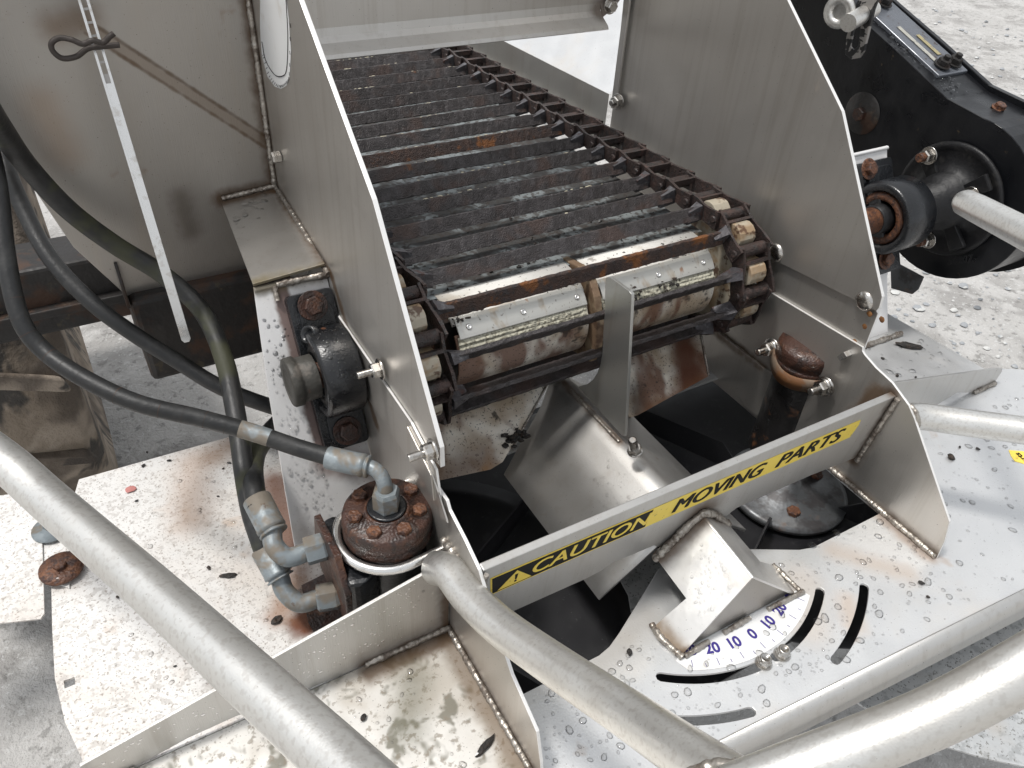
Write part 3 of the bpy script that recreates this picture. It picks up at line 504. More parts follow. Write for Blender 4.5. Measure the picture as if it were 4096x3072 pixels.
m_scr = mat('scraper_plate', (.20, .13, .08), .6, .2, [((.34, .26, .17), 30, .5, .62, .8, .5, .3, None), ((.07, .035, .02), 40, .55, .66, .8, .7, 0, None)], bump=[(120, 1.2, None)])
MB().sheet([(YS+.03, ZS+.066), (YS-.018, ZS+.076), (YS-.048, ZS+.069), (YS-.063, ZS+.052), (YS-.079, ZS+.015), (YS-.083, ZS-.02), (YS-.075, ZS-.05), (YS-.03, ZS-.06), (YS+.03, ZS-.05)], .012, fr=fx(.582)).build('centre_scraper', m_scr, t, .0015)
MB().box((.36, YS-.030, ZS-.045), (.81, YS+.06, ZS+.050)).build('nose_block', m_beam, t)
t = thing('drive_shaft', (.58, YS, ZS), 'rusty drive shaft with cream sprockets turning the conveyor chain', 'shaft')
MB().cyl((.175, YS, ZS), (1, 0, 0), .0175, 1.28, 28, .001).build('shaft', m_rustb, t)
for x in (.3155, .8505):
    sp = MB().cyl((x-.018, YS, ZS), (1, 0, 0), .078, .036, 36).build('sprocket', m_cream, t)
    for k in range(9):
        s = S0+(k-5)*PIT
        if not -PI*RC-.05 < s < .05: continue
        p, tt, nn = path(s); q = V((x, p.y, p.z))
        pr = [(-.021, -.014), (-.0165, .002), (-.009, .0085), (0, .0105), (.009, .0085), (.0165, .002), (.021, -.014)]
        MB().sheet(pr, .0300, fr=lambda u, v, w: q+tt*u+nn*v+V((w, 0, 0))).build('sprocket_tooth', m_cream, sp, .0012)

# loose residue lying on the bed and nose
b = MB()
def crumbs(n, f, r0, r1):
    for _ in range(n):
        c = V(f()); P, F = rock(random.uniform(r0, r1), (random.uniform(.6, 1.6), random.uniform(.6, 1.2), random.uniform(.4, .8)), 1, .35); b.add([c+p for p in P], F)
crumbs(260, lambda: (random.uniform(.36, .81), YS+S0+PIT*.5+random.gauss(0, .012) , .2875), .0008, .003)
crumbs(120, lambda: (random.uniform(.36, .81), YS+S0+PIT*1.5+random.gauss(0, .014) , .2850), .0006, .002)
def nose():
    a = math.radians(random.uniform(2, 46)); return (random.uniform(.376, .796), YS-.069*math.sin(a), ZS+.069*math.cos(a))
crumbs(70, nose, .0006, .0022)
crumbs(20, lambda: (random.gauss(.76, .02), YS-.025+random.gauss(0, .006), ZS+.0655), .001, .004)
crumbs(26, lambda: (random.gauss(.384, .006), YS-.038+random.gauss(0, .006), ZS+.058), .001, .004)
for x in (.64, .655, .70, .715):
    crumbs(9, lambda: (x+random.gauss(0, .005), YS-.063+random.gauss(0, .002), ZS+.036+random.gauss(0, .006)), .001, .004)
b2 = MB()
for k in range(1, 21):
    p, tt, nn = path(S0+k*PIT); n = random.randint(5, 16); x = random.uniform(.36, .7)
    for _ in range(n):
        x += random.uniform(.002, .02)*(1 if random.random() < .85 else 6)
        if x > .80: break
        c = V((x, p.y, p.z))+nn*.0052+tt*(.0060+random.uniform(-.003, .001)); P, F = rock(random.uniform(.0008, .0022), (random.uniform(1, 3), .8, .35), 1, .35); b2.add([c+q for q in P], F)
b2.build('crust_flakes', mat('pale_crust', (.48, .44, .33), .85), kind='stuff', label='pale yellow crust flakes along the conveyor slat tops', category='residue')
b.build('residue_crumbs', m_crumb, kind='stuff', label='black fertiliser residue caked between the conveyor slats and nose', category='residue')

# ------------------------------------------------------------------ chutes under the nose
t = thing('chute_plate', (.36, .70, .05), 'stained white chute plate below the left half of the conveyor nose', 'chute', 'chute plates')
frC = lambda l: l
def solid(name, pts, m, parent, th=.003, bev=.0005):
    "a flat polygon given by its world corners, thickened downwards"
    P = [V(p) for p in pts]; c = sum(P, V())/len(P); N = (P[1]-P[0]).cross(P[2]-P[0]).normalized()
    if N.z < 0: N = -N
    U = (P[1]-P[0]).normalized(); B = N.cross(U); f = lambda u, v, w: P[0]+U*u+B*v+N*(w-th/2)
    return MB().sheet([((p-P[0]).dot(U), (p-P[0]).dot(B)) for p in P], th, fr=f).build(name, m, parent, bev)
solid('sheet', [(0.3208, 0.7008, 0.0427), (0.4150, 0.6917, 0.0347), (0.4364, 0.6948, 0.0374), (0.4516, 0.7033, 0.0449), (0.5657, 0.7735, 0.1063), (0.7026, 0.8096, 0.1379), (0.5239, 0.8443, 0.1682), (0.3677, 0.8372, 0.1621)], m_chute, t)
weld(t, [(0.4563, 0.7042, 0.0470), (0.5646, 0.7708, 0.1053)], .002)
b = MB(); 
for _ in range(60):
    c = V((0.4673, 0.7143, 0.0572))+V((random.gauss(0, .009), random.gauss(0, .006), random.gauss(0, .005))); P, F = rock(random.uniform(.001, .005), (1.4, 1, .6), 1, .4); b.add([c+p for p in P], F)
b.build('residue_clump', m_crumb, t)
t = thing('chute_plate', (.76, .70, .05), 'rust streaked chute plate below the right half of the conveyor nose', 'chute', 'chute plates')
solid('sheet', [(0.6633, 0.6926, 0.0355), (0.6794, 0.6923, 0.0353), (0.8341, 0.7078, 0.0489), (0.8560, 0.7797, 0.1118), (0.8389, 0.8143, 0.1420), (0.6700, 0.8159, 0.1434)], m_chute, t)
weld(t, [(0.8348, 0.7083, 0.0506), (0.8547, 0.7768, 0.1106)], .0025)

# ------------------------------------------------------------------ centre channel with fin
t = thing('centre_channel', (.575, .62, 0), 'folded steel channel between the two drop openings', 'channel')
sec = [(.445, 0), (.535, .066), (.556, .082), (.568, .0895), (.578, .092), (.590, .0885), (.603, .078), (.70, 0)]
back = [.703, .752, .770, .780, .786, .780, .770, .745]
b = MB(); vs = []; n = 12
for i in range(n+1):
    for (x, z), yb in zip(sec, back): vs.append((x, .455+(yb-.455)*i/n, z))
k = len(sec); fs = [(i*k+j, i*k+j+1, i*k+k+j+1, i*k+k+j) for i in range(n) for j in range(k-1)]
o = b.add(vs, fs, True).build('channel_fold', m_chan, t); q = o.modifiers.new('s', 'SOLIDIFY'); q.thickness = .004
fp = yz([(0.5770, 0.6966, 0.3104), (0.5770, 0.6924, 0.3149), (0.5770, 0.6857, 0.3173), (0.5770, 0.6479, 0.3195), (0.5770, 0.6417, 0.3183), (0.5770, 0.6394, 0.3093), (0.5770, 0.6035, 0.1071), (0.5770, 0.6093, 0.1040), (0.5770, 0.7218, 0.1085), (0.5770, 0.7158, 0.1157), (0.5770, 0.7015, 0.1289), (0.5770, 0.6906, 0.1446), (0.5770, 0.6829, 0.1628), (0.5770, 0.6792, 0.1819), (0.5770, 0.6793, 0.2020), (0.5770, 0.6857, 0.2445)])
MB().sheet(fp, .005, fr=fx(.578)).build('fin', steel('steel_fin', (.50, .50, .48), .36, dirt=.15), t, .0007)
weld(t, [(.5735, .735, .092), (.5735, .61, .092)], .003)
bp = V((0.5620, 0.5637, 0.1186)); MB().lathe([(.0055, 0), (.0105, .0003), (.0105, .0018), (.0060, .0020)], bp, (-.35, 0, .94), 24).build('washer', m_nut, t)
bolt(t, bp, (-.35, 0, .94), .0098, m_nut, .009, 0, .020, 'stud_nut', stud_r=.0058)

# ------------------------------------------------------------------ caution bar
t = thing('caution_bar', (.583, .45, .12), 'steel cross bar with yellow and black caution label in front of the spinners', 'bar')
BT, BB = V((0, .441, .183)), V((0, .4535, .066)); bu = (BT-BB).normalized(); bn = V((0, -bu.z, bu.y)); H = (BT-BB).length
fb = lambda u, v, w: V((u, BB.y, BB.z))+bu*v+bn*w
MB().sheet([(.263, H), (.904, H), (.904, -.012), (.80, -.003), (.66, 0), (.645, -.010), (.53, -.010), (.52, 0), (.455, .004), (.44, -.004), (.415, -.006), (.263, -.004)], .010, fr=lambda u, v, w: fb(u, v, w-.005)).build('bar', m_bar, t, .0012)
weld(t, [(.2645, .437, .180), (.2645, .452, .06)], .003)
fd = lambda d: (lambda u, v, w: fb(u, v, d+w))
dec = MB().sheet([(.273, .096), (.700, .096), (.845, .0955), (.8475, .0905), (.846, .0875), (.849, .0865), (.845, .060), (.277, .060)], .0004, fr=fd(.0003)).build('caution_label', m_yel, t, label='yellow label reading CAUTION MOVING PARTS')
MB().sheet([(.2755, .0938), (.491, .0938), (.487, .0622), (.279, .0622)], .0003, fr=fd(.0007)).build('black_panel', m_ink, dec)
MB().sheet([(.285, .0645), (.3065, .0905), (.328, .0645)], .0003, fr=fd(.0011)).build('warning_triangle', m_yel, dec)
MB().sheet([(.3045, .0835), (.3085, .0835), (.3075, .0735), (.3055, .0735)], .0003, fr=fd(.0015)).build('exclamation_mark', m_ink, dec)
MB().sheet([(.3065+.0017*math.cos(a), .0702+.0017*math.sin(a)) for a in [2*PI*i/10 for i in range(10)]], .0003, fr=fd(.0015)).build('exclamation_dot', m_ink, dec)
for body, cx, m, d, sx in (('CAUTION', .4065, m_yel, .0011, 1.14), ('MOVING', .5985, m_ink, .0008, 1.06), ('PARTS', .7560, m_ink, .0008, 1.20)):
    text(body, .0352 if m is m_ink else .0318, lambda u, v, w: fd(d)(cx+u, .0778+v, w), m, dec, 'lettering_'+body.lower(), .20, 0, sx, dup=(-.0010, -.0005, 0, .0005, .0010) if m is m_ink else (-.0005, 0, .0005))



# ------------------------------------------------------------------ front bracket
t = thing('front_bracket', (.585, .39, 0), 'bent wet steel bracket welded between caution bar and deck', 'bracket')
for sx in (1, -1):
    c = .585; P = [(c, .455, .100), (c-.061*sx, .455, .046), (c-.061*sx, .385, .0375), (c-.103*sx, .388, .0005), (c-.095*sx, .341, .0005), (c, .349, .085)]
    o = MB().add(P, [(0, 1, 2, 5), (2, 3, 4, 5)]).build('wing', m_brkt, t); q = o.modifiers.new('s', 'SOLIDIFY'); q.thickness = .003; q.offset = 0
MB().tube([(.585, .455, .0985), (.585, .349, .0835)], .0028, 12).build('ridge_fold', m_brkt, t)
MB().sheet([(.494, .001), (.585, .079), (.678, .001)], .003, fr=lambda u, v, w: V((u, .3475+w+.10*v, v))).build('end_plate', steel('steel_bracket_end', (.45, .43, .40), .5, dirt=.8), t)
weld(t, [(.482, .392, .003), (.480, .37, .003), (.487, .337, .003)], .005); weld(t, [(.490, .337, .003), (.53, .339, .003)], .004)
weld(t, [(.555, .340, .003), (.60, .341, .003)], .004); weld(t, [(.63, .340, .003), (.692, .338, .003)], .004); weld(t, [(.689, .342, .003), (.688, .39, .003)], .0035)
weld(t, [(.522, .448, .044), (.566, .446, .092), (.585, .445, .103), (.606, .446, .090), (.646, .449, .046)], .006)

# ------------------------------------------------------------------ deck with slots and scale
t = thing('drop_deck', (.58, .35, 0), 'wet steel drop deck with curved slots and angle scale', 'deck')
hole = [(.264, .388), (.400, .388), (.418, .392), (.440, .402), (.546, .458), (.620, .458), (.742, .393), (.763, .387), (.902, .387), (.902, .74), (.264, .74)]
CA, CB = (.583, .505), (.583, .543)
slots = [slot(CA, .220, .012, -127.5, -92.5), slot(CA, .220, .012, -88, -53), slot(CB, .3045, .012, -129.5, -103), slot(CB, .3045, .012, -76.5, -51)]
FL = lambda x: .252-.052*(x-.264)/.73
MB().sheet([(.2635, .80), (.2635, FL(.2635)), (1.62, FL(1.62)), (1.60, .40), (1.42, .52), (1.372, .535), (1.352, .78), (.9085, .85), (.9085, .80)], .004, [hole]+slots, fz(-.002)).build('slotted_panel', m_deck, t, .0006)
MB().sheet([(-.146, .18), (.2575, .18), (.2575, .5055), (-.1475, .5055)], .004, (), fz(-.002)).build('left_front_panel', m_moss, t, .0006)
sq = xy([(-0.1559, 0.6443, 0.0000), (-0.1451, 0.6437, 0.0000), (-0.1458, 0.6338, 0.0000), (-0.1562, 0.6337, 0.0000)])
MB().sheet([(-.1475, .5065), (.2575, .5065), (.2575, .958), (.112, .960), (-.10, .965), *xy([(-0.1521, 0.8069, -0.0000), (-0.1594, 0.7273, 0.0000), (-0.1645, 0.6520, 0.0000), (-0.1610, 0.5918, 0.0000), (-0.1512, 0.5439, 0.0000)])], .004, [sq], fz(-.002)).build('left_side_panel', m_side, t, .0006)
vs = []; n = 10
for x in (.2635, 1.62):
    for a in range(n): q = a/(n-1)*math.radians(64); vs.append((x, FL(x)-.0004-.012*math.sin(q), -.0004-.012*(1-math.cos(q))))
    vs.append((x, FL(x)-.0205, -.0290))
o = MB().add(vs, [(i, i+1, n+1+i+1, n+1+i) for i in range(n)], True).build('front_lip', m_flange, t); q = o.modifiers.new('s', 'SOLIDIFY'); q.thickness = .003; q.offset = -1
sc = [(CA[0]+.088*math.cos(a), .4965+.192*math.sin(a)) for a in []]
stk = MB().sheet([p for p in arc((.583, .500), .2045, -119, -56, 24)]+[(.690, .345), (.49, .345), (.478, .338)], .0004, fr=fz(.0004)).build('angle_scale', m_stick, t, label='white angle scale sticker with blue numbers 30 to 0 to 30')
for k, s in zip(range(-3, 4), ('30', '20', '10', '0', '10', '20', '30')):
    a = math.radians(-90+k*9.6+1.5); c = (.583+.178*math.cos(a), .500+.178*math.sin(a)); r = a+PI/2; 
    text(s, .0195, (lambda c, r: (lambda u, v, w: V((c[0]+u*math.cos(r)-v*math.sin(r), c[1]+u*math.sin(r)+v*math.cos(r), .0009+w))))(c, r), m_blue, stk, 'scale_number', 0, .0006, 1.0)
for k in range(-6, 7):
    a = math.radians(-90+k*4.8+1.5); r0, r1 = (.191 if k % 2 == 0 else .196), .2005; d = V((math.cos(a), math.sin(a), 0)); q = V((-d.y, d.x, 0))*.0004; c = V((.583, .5, .0008))
    MB().add([c+d*r0-q, c+d*r1-q, c+d*r1+q, c+d*r0+q], [(0, 1, 2, 3)]).build('tick_mark', m_blue, stk)
for p in ((0.5714, 0.2856, 0.0000), (0.6005, 0.2838, 0.0000)):
    w = MB().cyl(p, (0, 0, 1), .0105, .0015, 24, .0003).build('washer', m_nut, t); bolt(t, V(p)+V((0, 0, .0015)), (0, 0, 1), .0090, m_nut, .0068, name='lock_nut')
    MB().lathe([(.0074, 0), (.0074, .003), (.0062, .0048), (.0048, .0048), (.0046, .0036), (0, .0036)], V(p)+V((0, 0, .0082)), (0, 0, 1), 20).build('nut_collar', m_nut, t)
# small torn sticker on the right panel
st = solid('torn_sticker', [(1.2074, 0.3835, 0.0006), (1.2279, 0.3698, 0.0006), (1.2374, 0.3531, 0.0006), (1.2116, 0.3367, 0.0006), (1.1921, 0.3626, 0.0006), (1.1977, 0.3728, 0.0006)], m_yel, t, .0004, 0)
text('arts', .014, lambda u, v, w: V((1.2100, 0.3625, 0.0012))+V((.2, .98, 0))*u*1+V((-.98, .2, 0))*v+V((0, 0, w)), m_ink, st, 'lettering', 0, .0003, 1)
# upstand flanges either side
t = thing('upstand_flange', (.06, .508, 0), 'left grey upstand flange on the deck in front of the motor', 'flange', 'upstand flanges')
MB().sheet([(.2565, .0), (.2565, .128), (.24, .127), (.052, .087), (-.146, .044), (-.147, .002), (-.11, .001), (-.088, .004), (-.05, .011), (.0, .012), (.05, .006), (.12, .0)], .004, fr=fy(.508)).build('upstand', m_flange, t, .0006)
weld(t, [(.148, .5045, .003), (.2565, .5045, .003)], .0045); weld(t, [(-.146, .5045, .003), (-.105, .5045, .003)], .003)
t = thing('upstand_flange', (1.15, .508, 0), 'right grey upstand flange on the deck beside the gear case', 'flange', 'upstand flanges')
MB().sheet([(.9085, .002), (.9085, .13), (1.02, .118), (1.328, .041), (1.346, .035), (1.352, .026), (1.348, .003), (1.28, .003), (1.23, .022), (1.18, .012), (1.10, .0)], .004, fr=fy(.508)).build('upstand', m_flange, t, .0006)
weld(t, [(1.285, .5045, .003), (1.345, .5045, .003)], .005)

# ------------------------------------------------------------------ extension plate at far left
t = thing('extension_plate', (-.22, .75, 0), 'loose white plate bolted on at the left edge with large washers', 'plate')
solid('sheet', [(-0.2770, 0.9853, 0.0060), (-0.1961, 0.9726, 0.0060), (-0.1505, 0.9613, 0.0060), (-0.1554, 0.8528, 0.0060), (-0.1641, 0.7432, 0.0060), (-0.1686, 0.7376, 0.0060), (-0.2104, 0.7522, 0.0060), (-0.2800, 0.7751, 0.0060)], m_side, t)
solid('strap', [(-0.1515, 0.9728, 0.0030), (-0.1164, 0.9213, 0.0030), (-0.1343, 0.7715, 0.0030), (-0.1695, 0.8133, 0.0030)], m_side, t, .003)
p = V((-0.1418, 0.8770, 0.0070)); MB().lathe([(.0, .0), (.024, 0), (.024, .002), (.011, .0035), (.0105, .006), (.0, .006)], p, (0, 0, 1), 28).build('zinc_washer', m_zinc, t); bolt(t, p+V((0, 0, .006)), (0, 0, 1), .009, m_zinc, .006)
p = V((-0.1385, 0.8028, 0.0070)); MB().lathe([(.0, .0), (.026, 0), (.026, .003), (.012, .0045), (.0, .0045)], p, (0, 0, 1), 28, rnd=.012).build('rusty_washer', m_rustb, t); bolt(t, p+V((0, 0, .0045)), (0, 0, 1), .008, m_rustb, .006)

# ------------------------------------------------------------------ bearing mounts and pillow blocks
MN = V((0, -.872, .489)); MS = V((0, .489, .872))
def mount(x0, x1, x1b, label, rear):
    t = thing('bearing_mount', ((x0+x1)/2, .8, 0), label, 'bracket', 'bearing mounts')
    a, b_ = (x1, x1b) if True else (0, 0)
    solid('face_plate', [(x0, .868, .302), (x1, .868, .302), ((x1+x1b)/2-(x1b-x1)*.1, .812, .199), (x1b, .701, .002), (x0, .701, .002)], m_mount, t, .004)
    if rear: solid('shelf', [(x0, 1.066, .336), (x1+.014, 1.066, .330), (x1+.004, .93, .318), (x1, .8665, .3035), (x0, .8665, .3035)], m_shelf, t, .004)
    MB().tube([(x0, .868, .3022), (x1, .868, .3022)], .0038, 12).build('fold', m_mount, t)
    return t
def pillow(x0, x1, xa, xb, p1, p2, label, collar, d):
    t = thing('pillow_block', ((x0+x1)/2, .80, .2), label, 'bearing', 'pillow block bearings')
    f = frame((0, .70, 0), (1, 0, 0), MN)
    def rr(u0, u1, v0, v1, r): return [p for cx, cy, a in ((u1-r, v1-r, 0), (u0+r, v1-r, 90), (u0+r, v0+r, 180), (u1-r, v0+r, 270)) for p in arc((cx, cy), r, a, a+90, 4)]
    MB().sheet(rr(x0, x1, .1216, .329, .006), .016, fr=lambda u, v, w: f(u, v, w+.009)).build('base', m_black, t, .003)
    for v0, v1 in ((.137, .175), (.276, .312)): MB().sheet(rr(x0+.010, x1-.006, v0-.012, v1+.006, .016), .006, fr=lambda u, v, w: f(u, v, w+.019)).build('bolt_pad', m_black, t, .002)
    MB().sheet([(.168, .012), (.285, .012), (.268, .045), (.185, .045)], xb-xa-.008, fr=lambda u, v, w: f((xa+xb)/2+w, u, v)).build('web', m_black, t, .004)
    c = V((0, YS, ZS)); k = 1.16 if collar > 0 else 1
    MB().lathe([(.040*k, xa+.010), (.046*k, xa-.001), (.0535*k, xa), (.0565*k, xa+.004), (.0565*k, xb-.004), (.0535*k, xb), (.036, xb), (.036, xa+.010)], c, (1, 0, 0), 48).build('housing', m_black, t)
    MB().lathe([(.041*k, xa+.012), (.040*k, xa+.004), (.031*k, xa+.002), (.029, xa+.012), (.029, xb-.002), (.0365, xb-.006)], c, (1, 0, 0), 40, rnd=.012).build('bearing_seal', m_rustb if collar > 0 else m_beam, t)
    if collar < 0:
        MB().lathe([(.0, .001), (.018, .001), (.019, 0), (.030, .0), (.0315, .002), (.0315, .012), (.027, .014), (.0285, .016), (.0285, .034)], c+V((xa-.034, 0, 0)), (1, 0, 0), 36).build('lock_collar', mat('collar_grey', (.06, .057, .05), .6, .2, [((.16, .14, .12), 40, .5, .66, .8, .7, 0, None), ((.2, .07, .03), 30, .64, .72, .9, .7, 0, None)], bump=[(120, 1, None)]), t)
        MB().lathe([(.0125, -.006), (.0115, .002), (.0085, .002), (.0070, -.004), (.0, -.005)], f(xa+.004, .281, .046), V((-.75, -.35, .5)), 20).build('cast_pocket', m_black, t)
        b = MB(); P, F = rock(.011, (1, 1.2, .9), 2, .12); b.add([f(xa+.022, .274, .049)+p for p in P], F, True); b.build('rust_boss', m_rustb, t)
    else: MB().lathe([(.0245, 0), (.027, .002), (.028, .03)], c+V((xa-.014, 0, 0)), (1, 0, 0), 32).build('lock_collar', m_flng, t); MB().cyl(c+V((.93, 0, 0)), (1, 0, 0), .0235, .36, 28, .001).build('inner_sleeve', m_rustb, t)
    for p in (p1, p2): bolt(t, V(p), MN, .0125, m_rust if collar < 0 else m_rustb, .010, .019, name='bolt')
    return t
t = mount(.2575, .165, .129, 'left inclined white steel mount carrying the droplet covered bearing', True)
weld(t, [(.181, 1.0645, .333), (.258, 1.0645, .338)], .004); weld(t, [(.192, .8665, .3035), (.257, .8645, .3035)], .0055)
weld(t, [(.190, .866, .302), (.189, .856, .287)], .004)
pillow(.197, .2565, .203, .2515, (0.2255, 0.8327, 0.2837), (0.2290, 0.7506, 0.1373), 'wet black pillow block bearing with rusty bolts on the left mount', -1, 0)
t = mount(1.16, 1.335, 1.30, 'right inclined white steel mount below the black bearing', False); weld(t, [(1.2124, 0.6883, 0.0030), (1.3178, 0.6865, 0.0030)], .006)
pillow(1.245, 1.325, 1.245, 1.320, (1.2529, 0.8352, 0.2880), (1.2763, 0.7528, 0.1412), 'black round bearing housing on rusty shaft beside the gear case', 1, 0)

# ------------------------------------------------------------------ hydraulic motor (left) and its U bolt
MC = V((.213, .578, 0))
t = thing('hydraulic_motor', (MC.x, MC.y, 0), 'rusty capped hydraulic motor standing on the left deck', 'motor')
def cc(h): return MC+V((0, 0, h))
MB().lathe([(.044, .002), (.044, .120), (.047, .125)], MC, (0, 0, 1), 40).build('body', m_black, t)
MB().lathe([(.047, .128), (.0505, .131), (.0515, .136), (.0500, .140), (.0505, .144), (.0517, .152), (.0512, .159), (.0495, .1640), (.0465, .1658), (.026, .1665), (.0255, .1690), (.0225, .1690), (.0215, .1670), (0, .1670)], MC, (0, 0, 1), 56, rnd=.006).build('end_cover', m_rust, t)
for k in range(7): a = 2*PI*k/7+.35; bolt(t, cc(.1655)+V((math.cos(a)*.0375, math.sin(a)*.0375, 0)), (0, 0, 1), .0088, m_rustb, .0062, rot=a, name='cover_bolt')
MB().lathe([(.0175, .1672), (.0215, .1690), (.0225, .1705), (.0200, .1712), (.0140, .1705)], MC, (0, 0, 1), 36).build('port_seal', m_black, t)
fl = [(-.055, -.022), (.018, -.03), (.018, .038), (-.055, .03)]
MB().sheet(rr_ if False else [(.148, .535), (.165, .530), (.185, .540), (.185, .632), (.165, .640), (.148, .634)], .085, fr=fz(.075)).build('port_block', m_black, t, .006)
MB().sheet([(.538, .030), (.634, .038), (.640, .095), (.630, .138), (.560, .142), (.535, .10)], .008, fr=fx(.1465)).build('port_flange', m_rust, t, .0015)
MB().add([(.112, .54, .004), (.150, .53, .012), (.152, .64, .016), (.118, .645, .004), (.108, .59, .003)], [(0, 1, 2, 3, 4)]).build('rust_scale', m_rust, t)
MB().tube([(.2585, .523, .131), (.225, .5205, .131)]+[(MC.x+.0585*math.cos(math.radians(a)), MC.y+.0585*math.sin(math.radians(a)), .131) for a in range(-90, -271, -9)]+[(.2585, .6365, .131)], .0058, 12).build('u_bolt', m_edge, t)
weld(t, [(.25, .5075, .131), (.243, .500, .132), (.240, .492, .130)], .004)

# ------------------------------------------------------------------ hoses
def hose(pts, r, m, label, parts, n=8):
    t = thing('hydraulic_hose', pts[0], label, 'hose', 'hydraulic hoses')
    P = crom(pts, n); MB().tube(P, r, 18).build('hose', m, t)
    for kind, *a in parts:
        if kind == 'ferrule':
            p, q, rr = V(a[0]), V(a[1]), a[2]; d = (q-p); L = d.length
            MB().lathe([(rr*.9, 0), (rr, .002), (rr, L*.78), (rr*1.03, L*.80), (rr*1.03, L*.88), (rr*.86, L*.9), (rr*.86, L*.94), (rr*1.0, L*.95), (rr*1.0, L), (rr*.6, L)], p, d, 20).build('ferrule', m_zinc, t)
        if kind == 'elbow': MB().tube(crom(a[0], 8), a[1], 16).build('elbow', m_zinc, t)
        if kind == 'nut':
            p, q = V(a[0]), V(a[1]); bolt(t, p, q-p, a[2], m_zinc, (q-p).length, name='swivel_nut', rot=.2)
        if kind == 'paint':
            Q = P[a[0]:a[1]]; MB().tube(Q, r*1.012, 18, cap=False).build('paint_overspray', m_zinc, t)
        if kind == 'wrap':
            for i in range(a[0], a[1], a[2]): MB().tube([P[i]+(P[i+1]-P[i])*.0, P[i].lerp(P[i+1], .10)], r*1.015, 18, cap=False).build('wrap_seam', m_beam, t)
    return t
top = cc(.170)
hose([(0.1737, 0.6240, 0.2220), (0.1403, 0.6540, 0.2280), (0.1023, 0.6851, 0.2400), (0.0552, 0.7159, 0.2550), (0.0025, 0.7488, 0.2700), (-0.0383, 0.7919, 0.2850), (-0.0698, 0.8400, 0.3000), (-0.0834, 0.8688, 0.3300), (-0.0789, 0.9132, 0.3800), (-0.0654, 0.9676, 0.4400), (-0.0594, 1.0123, 0.5000)], .0098, m_hose,
     'slim black hose sweeping from the motor top to the left edge', [('ferrule', (0.1663, 0.6301, 0.2220), (0.2031, 0.5990, 0.2190), .0130), ('elbow', bez((0.1996, 0.6024, 0.2190), (0.2132, 0.5905, 0.2185), cc(.216), cc(.188)), .0085), ('nut', cc(.170), cc(.198), .0160), ('paint', 13, 19), ('wrap', 20, 60, 3)])
hose([(0.0830, 0.6340, 0.0900), (0.0823, 0.6522, 0.1050), (0.0828, 0.6803, 0.1250), (0.0882, 0.7138, 0.1500), (0.0970, 0.7573, 0.1700), (0.1054, 0.8042, 0.1900), (0.1130, 0.8692, 0.2150), (0.1074, 0.9359, 0.2470), (0.0752, 0.9806, 0.2850), (0.0325, 1.0035, 0.3250), (-0.0058, 1.0051, 0.3800), (-0.0324, 0.9935, 0.4450), (-0.0432, 0.9438, 0.5100), (-0.0488, 0.8659, 0.5800)], .0120, m_hosem,
     'thick mossy black hose crossing behind the silver lever', [('ferrule', (0.0837, 0.6466, 0.0960), (0.0906, 0.6128, 0.0720), .0165), ('elbow', [(0.0900, 0.6161, 0.0720), (0.0907, 0.6021, 0.0600), (0.1021, 0.5862, 0.0500), (0.1244, 0.5826, 0.0500)], .0112), ('nut', (0.1223, 0.5830, 0.0500), (0.1479, 0.5747, 0.0520), .0175)])
hose([(0.0884, 0.6630, 0.1450), (0.0927, 0.6906, 0.1500), (0.1030, 0.7337, 0.1450), (0.1237, 0.7859, 0.1250), (0.1744, 0.8676, 0.0850), (0.2320, 0.9122, 0.0500)], .0125, m_hosem,
     'short mossy hose curling out from behind the bearing mount', [('ferrule', (0.0907, 0.6772, 0.1480), (0.0961, 0.6336, 0.1280), .0165), ('elbow', [(0.0954, 0.6375, 0.1300), (0.0917, 0.6218, 0.1220), (0.1017, 0.6064, 0.1120), (0.1261, 0.6052, 0.1110)], .0112), ('nut', (0.1220, 0.6058, 0.1110), (0.1472, 0.6017, 0.1130), .0172)])
hose([(0.2415, 0.9033, 0.0300), (0.1766, 0.8898, 0.0850), (0.1106, 0.9278, 0.1200), (0.0647, 0.9772, 0.1500), (0.0241, 1.0185, 0.1800), (-0.0140, 1.0631, 0.2150), (-0.0469, 1.1230, 0.2600), (-0.0609, 1.1856, 0.3100), (-0.0652, 1.2289, 0.3600), (-0.0654, 1.2973, 0.4000)], .0112, m_hose,
     'black hose sagging under the beam towards the bearing mount', [])

# ------------------------------------------------------------------ lever and spring clip at the hopper sheet
A, B = V((0.0779, 0.9000, 0.2291)), V((0.0705, 1.0300, 0.6067)); U = (B-A).normalized(); L = (B-A).length+.12
t = thing('gate_lever', A, 'silver slotted lever bar hanging before the hopper sheet', 'lever')
Nl = V((-.1, -.55, .85)); Nl = (Nl-U*Nl.dot(U)).normalized(); Bl = Nl.cross(U)
g = lambda u, v, w: A+U*u+Bl*v+Nl*w
ks = (V((0.0715, 0.9980, 0.5241))-A).dot(U)
sl_ = [[(ks+.010+i*.0135, -.0028), (ks+.021+i*.0135, -.0028), (ks+.021+i*.0135, .0028), (ks+.010+i*.0135, .0028)] for i in range(24) if ks+.021+i*.0135 < L-.01]
MB().sheet([(.0, -.003), (.004, -.0056), (L, -.0056), (L, .0056), (.004, .0056), (0, .003)], .006, sl_[:0]+[[(ks, -.0026), (L-.01, -.0026), (L-.01, .0026), (ks, .0026)]], fr=g).build('bar', m_edge, t, .0008)
MB().sheet([(ks-.01, -.0030), (L-.012, -.0030), (L-.012, .0030), (ks-.01, .0030)], .002, sl_, fr=lambda u, v, w: g(u, v, w-.001)).build('perforated_strip', steel('steel_strip', (.4, .38, .36), .4), t)
cp = lambda x, y, d=0: V((0.0798, 1.0000, 0.5649))
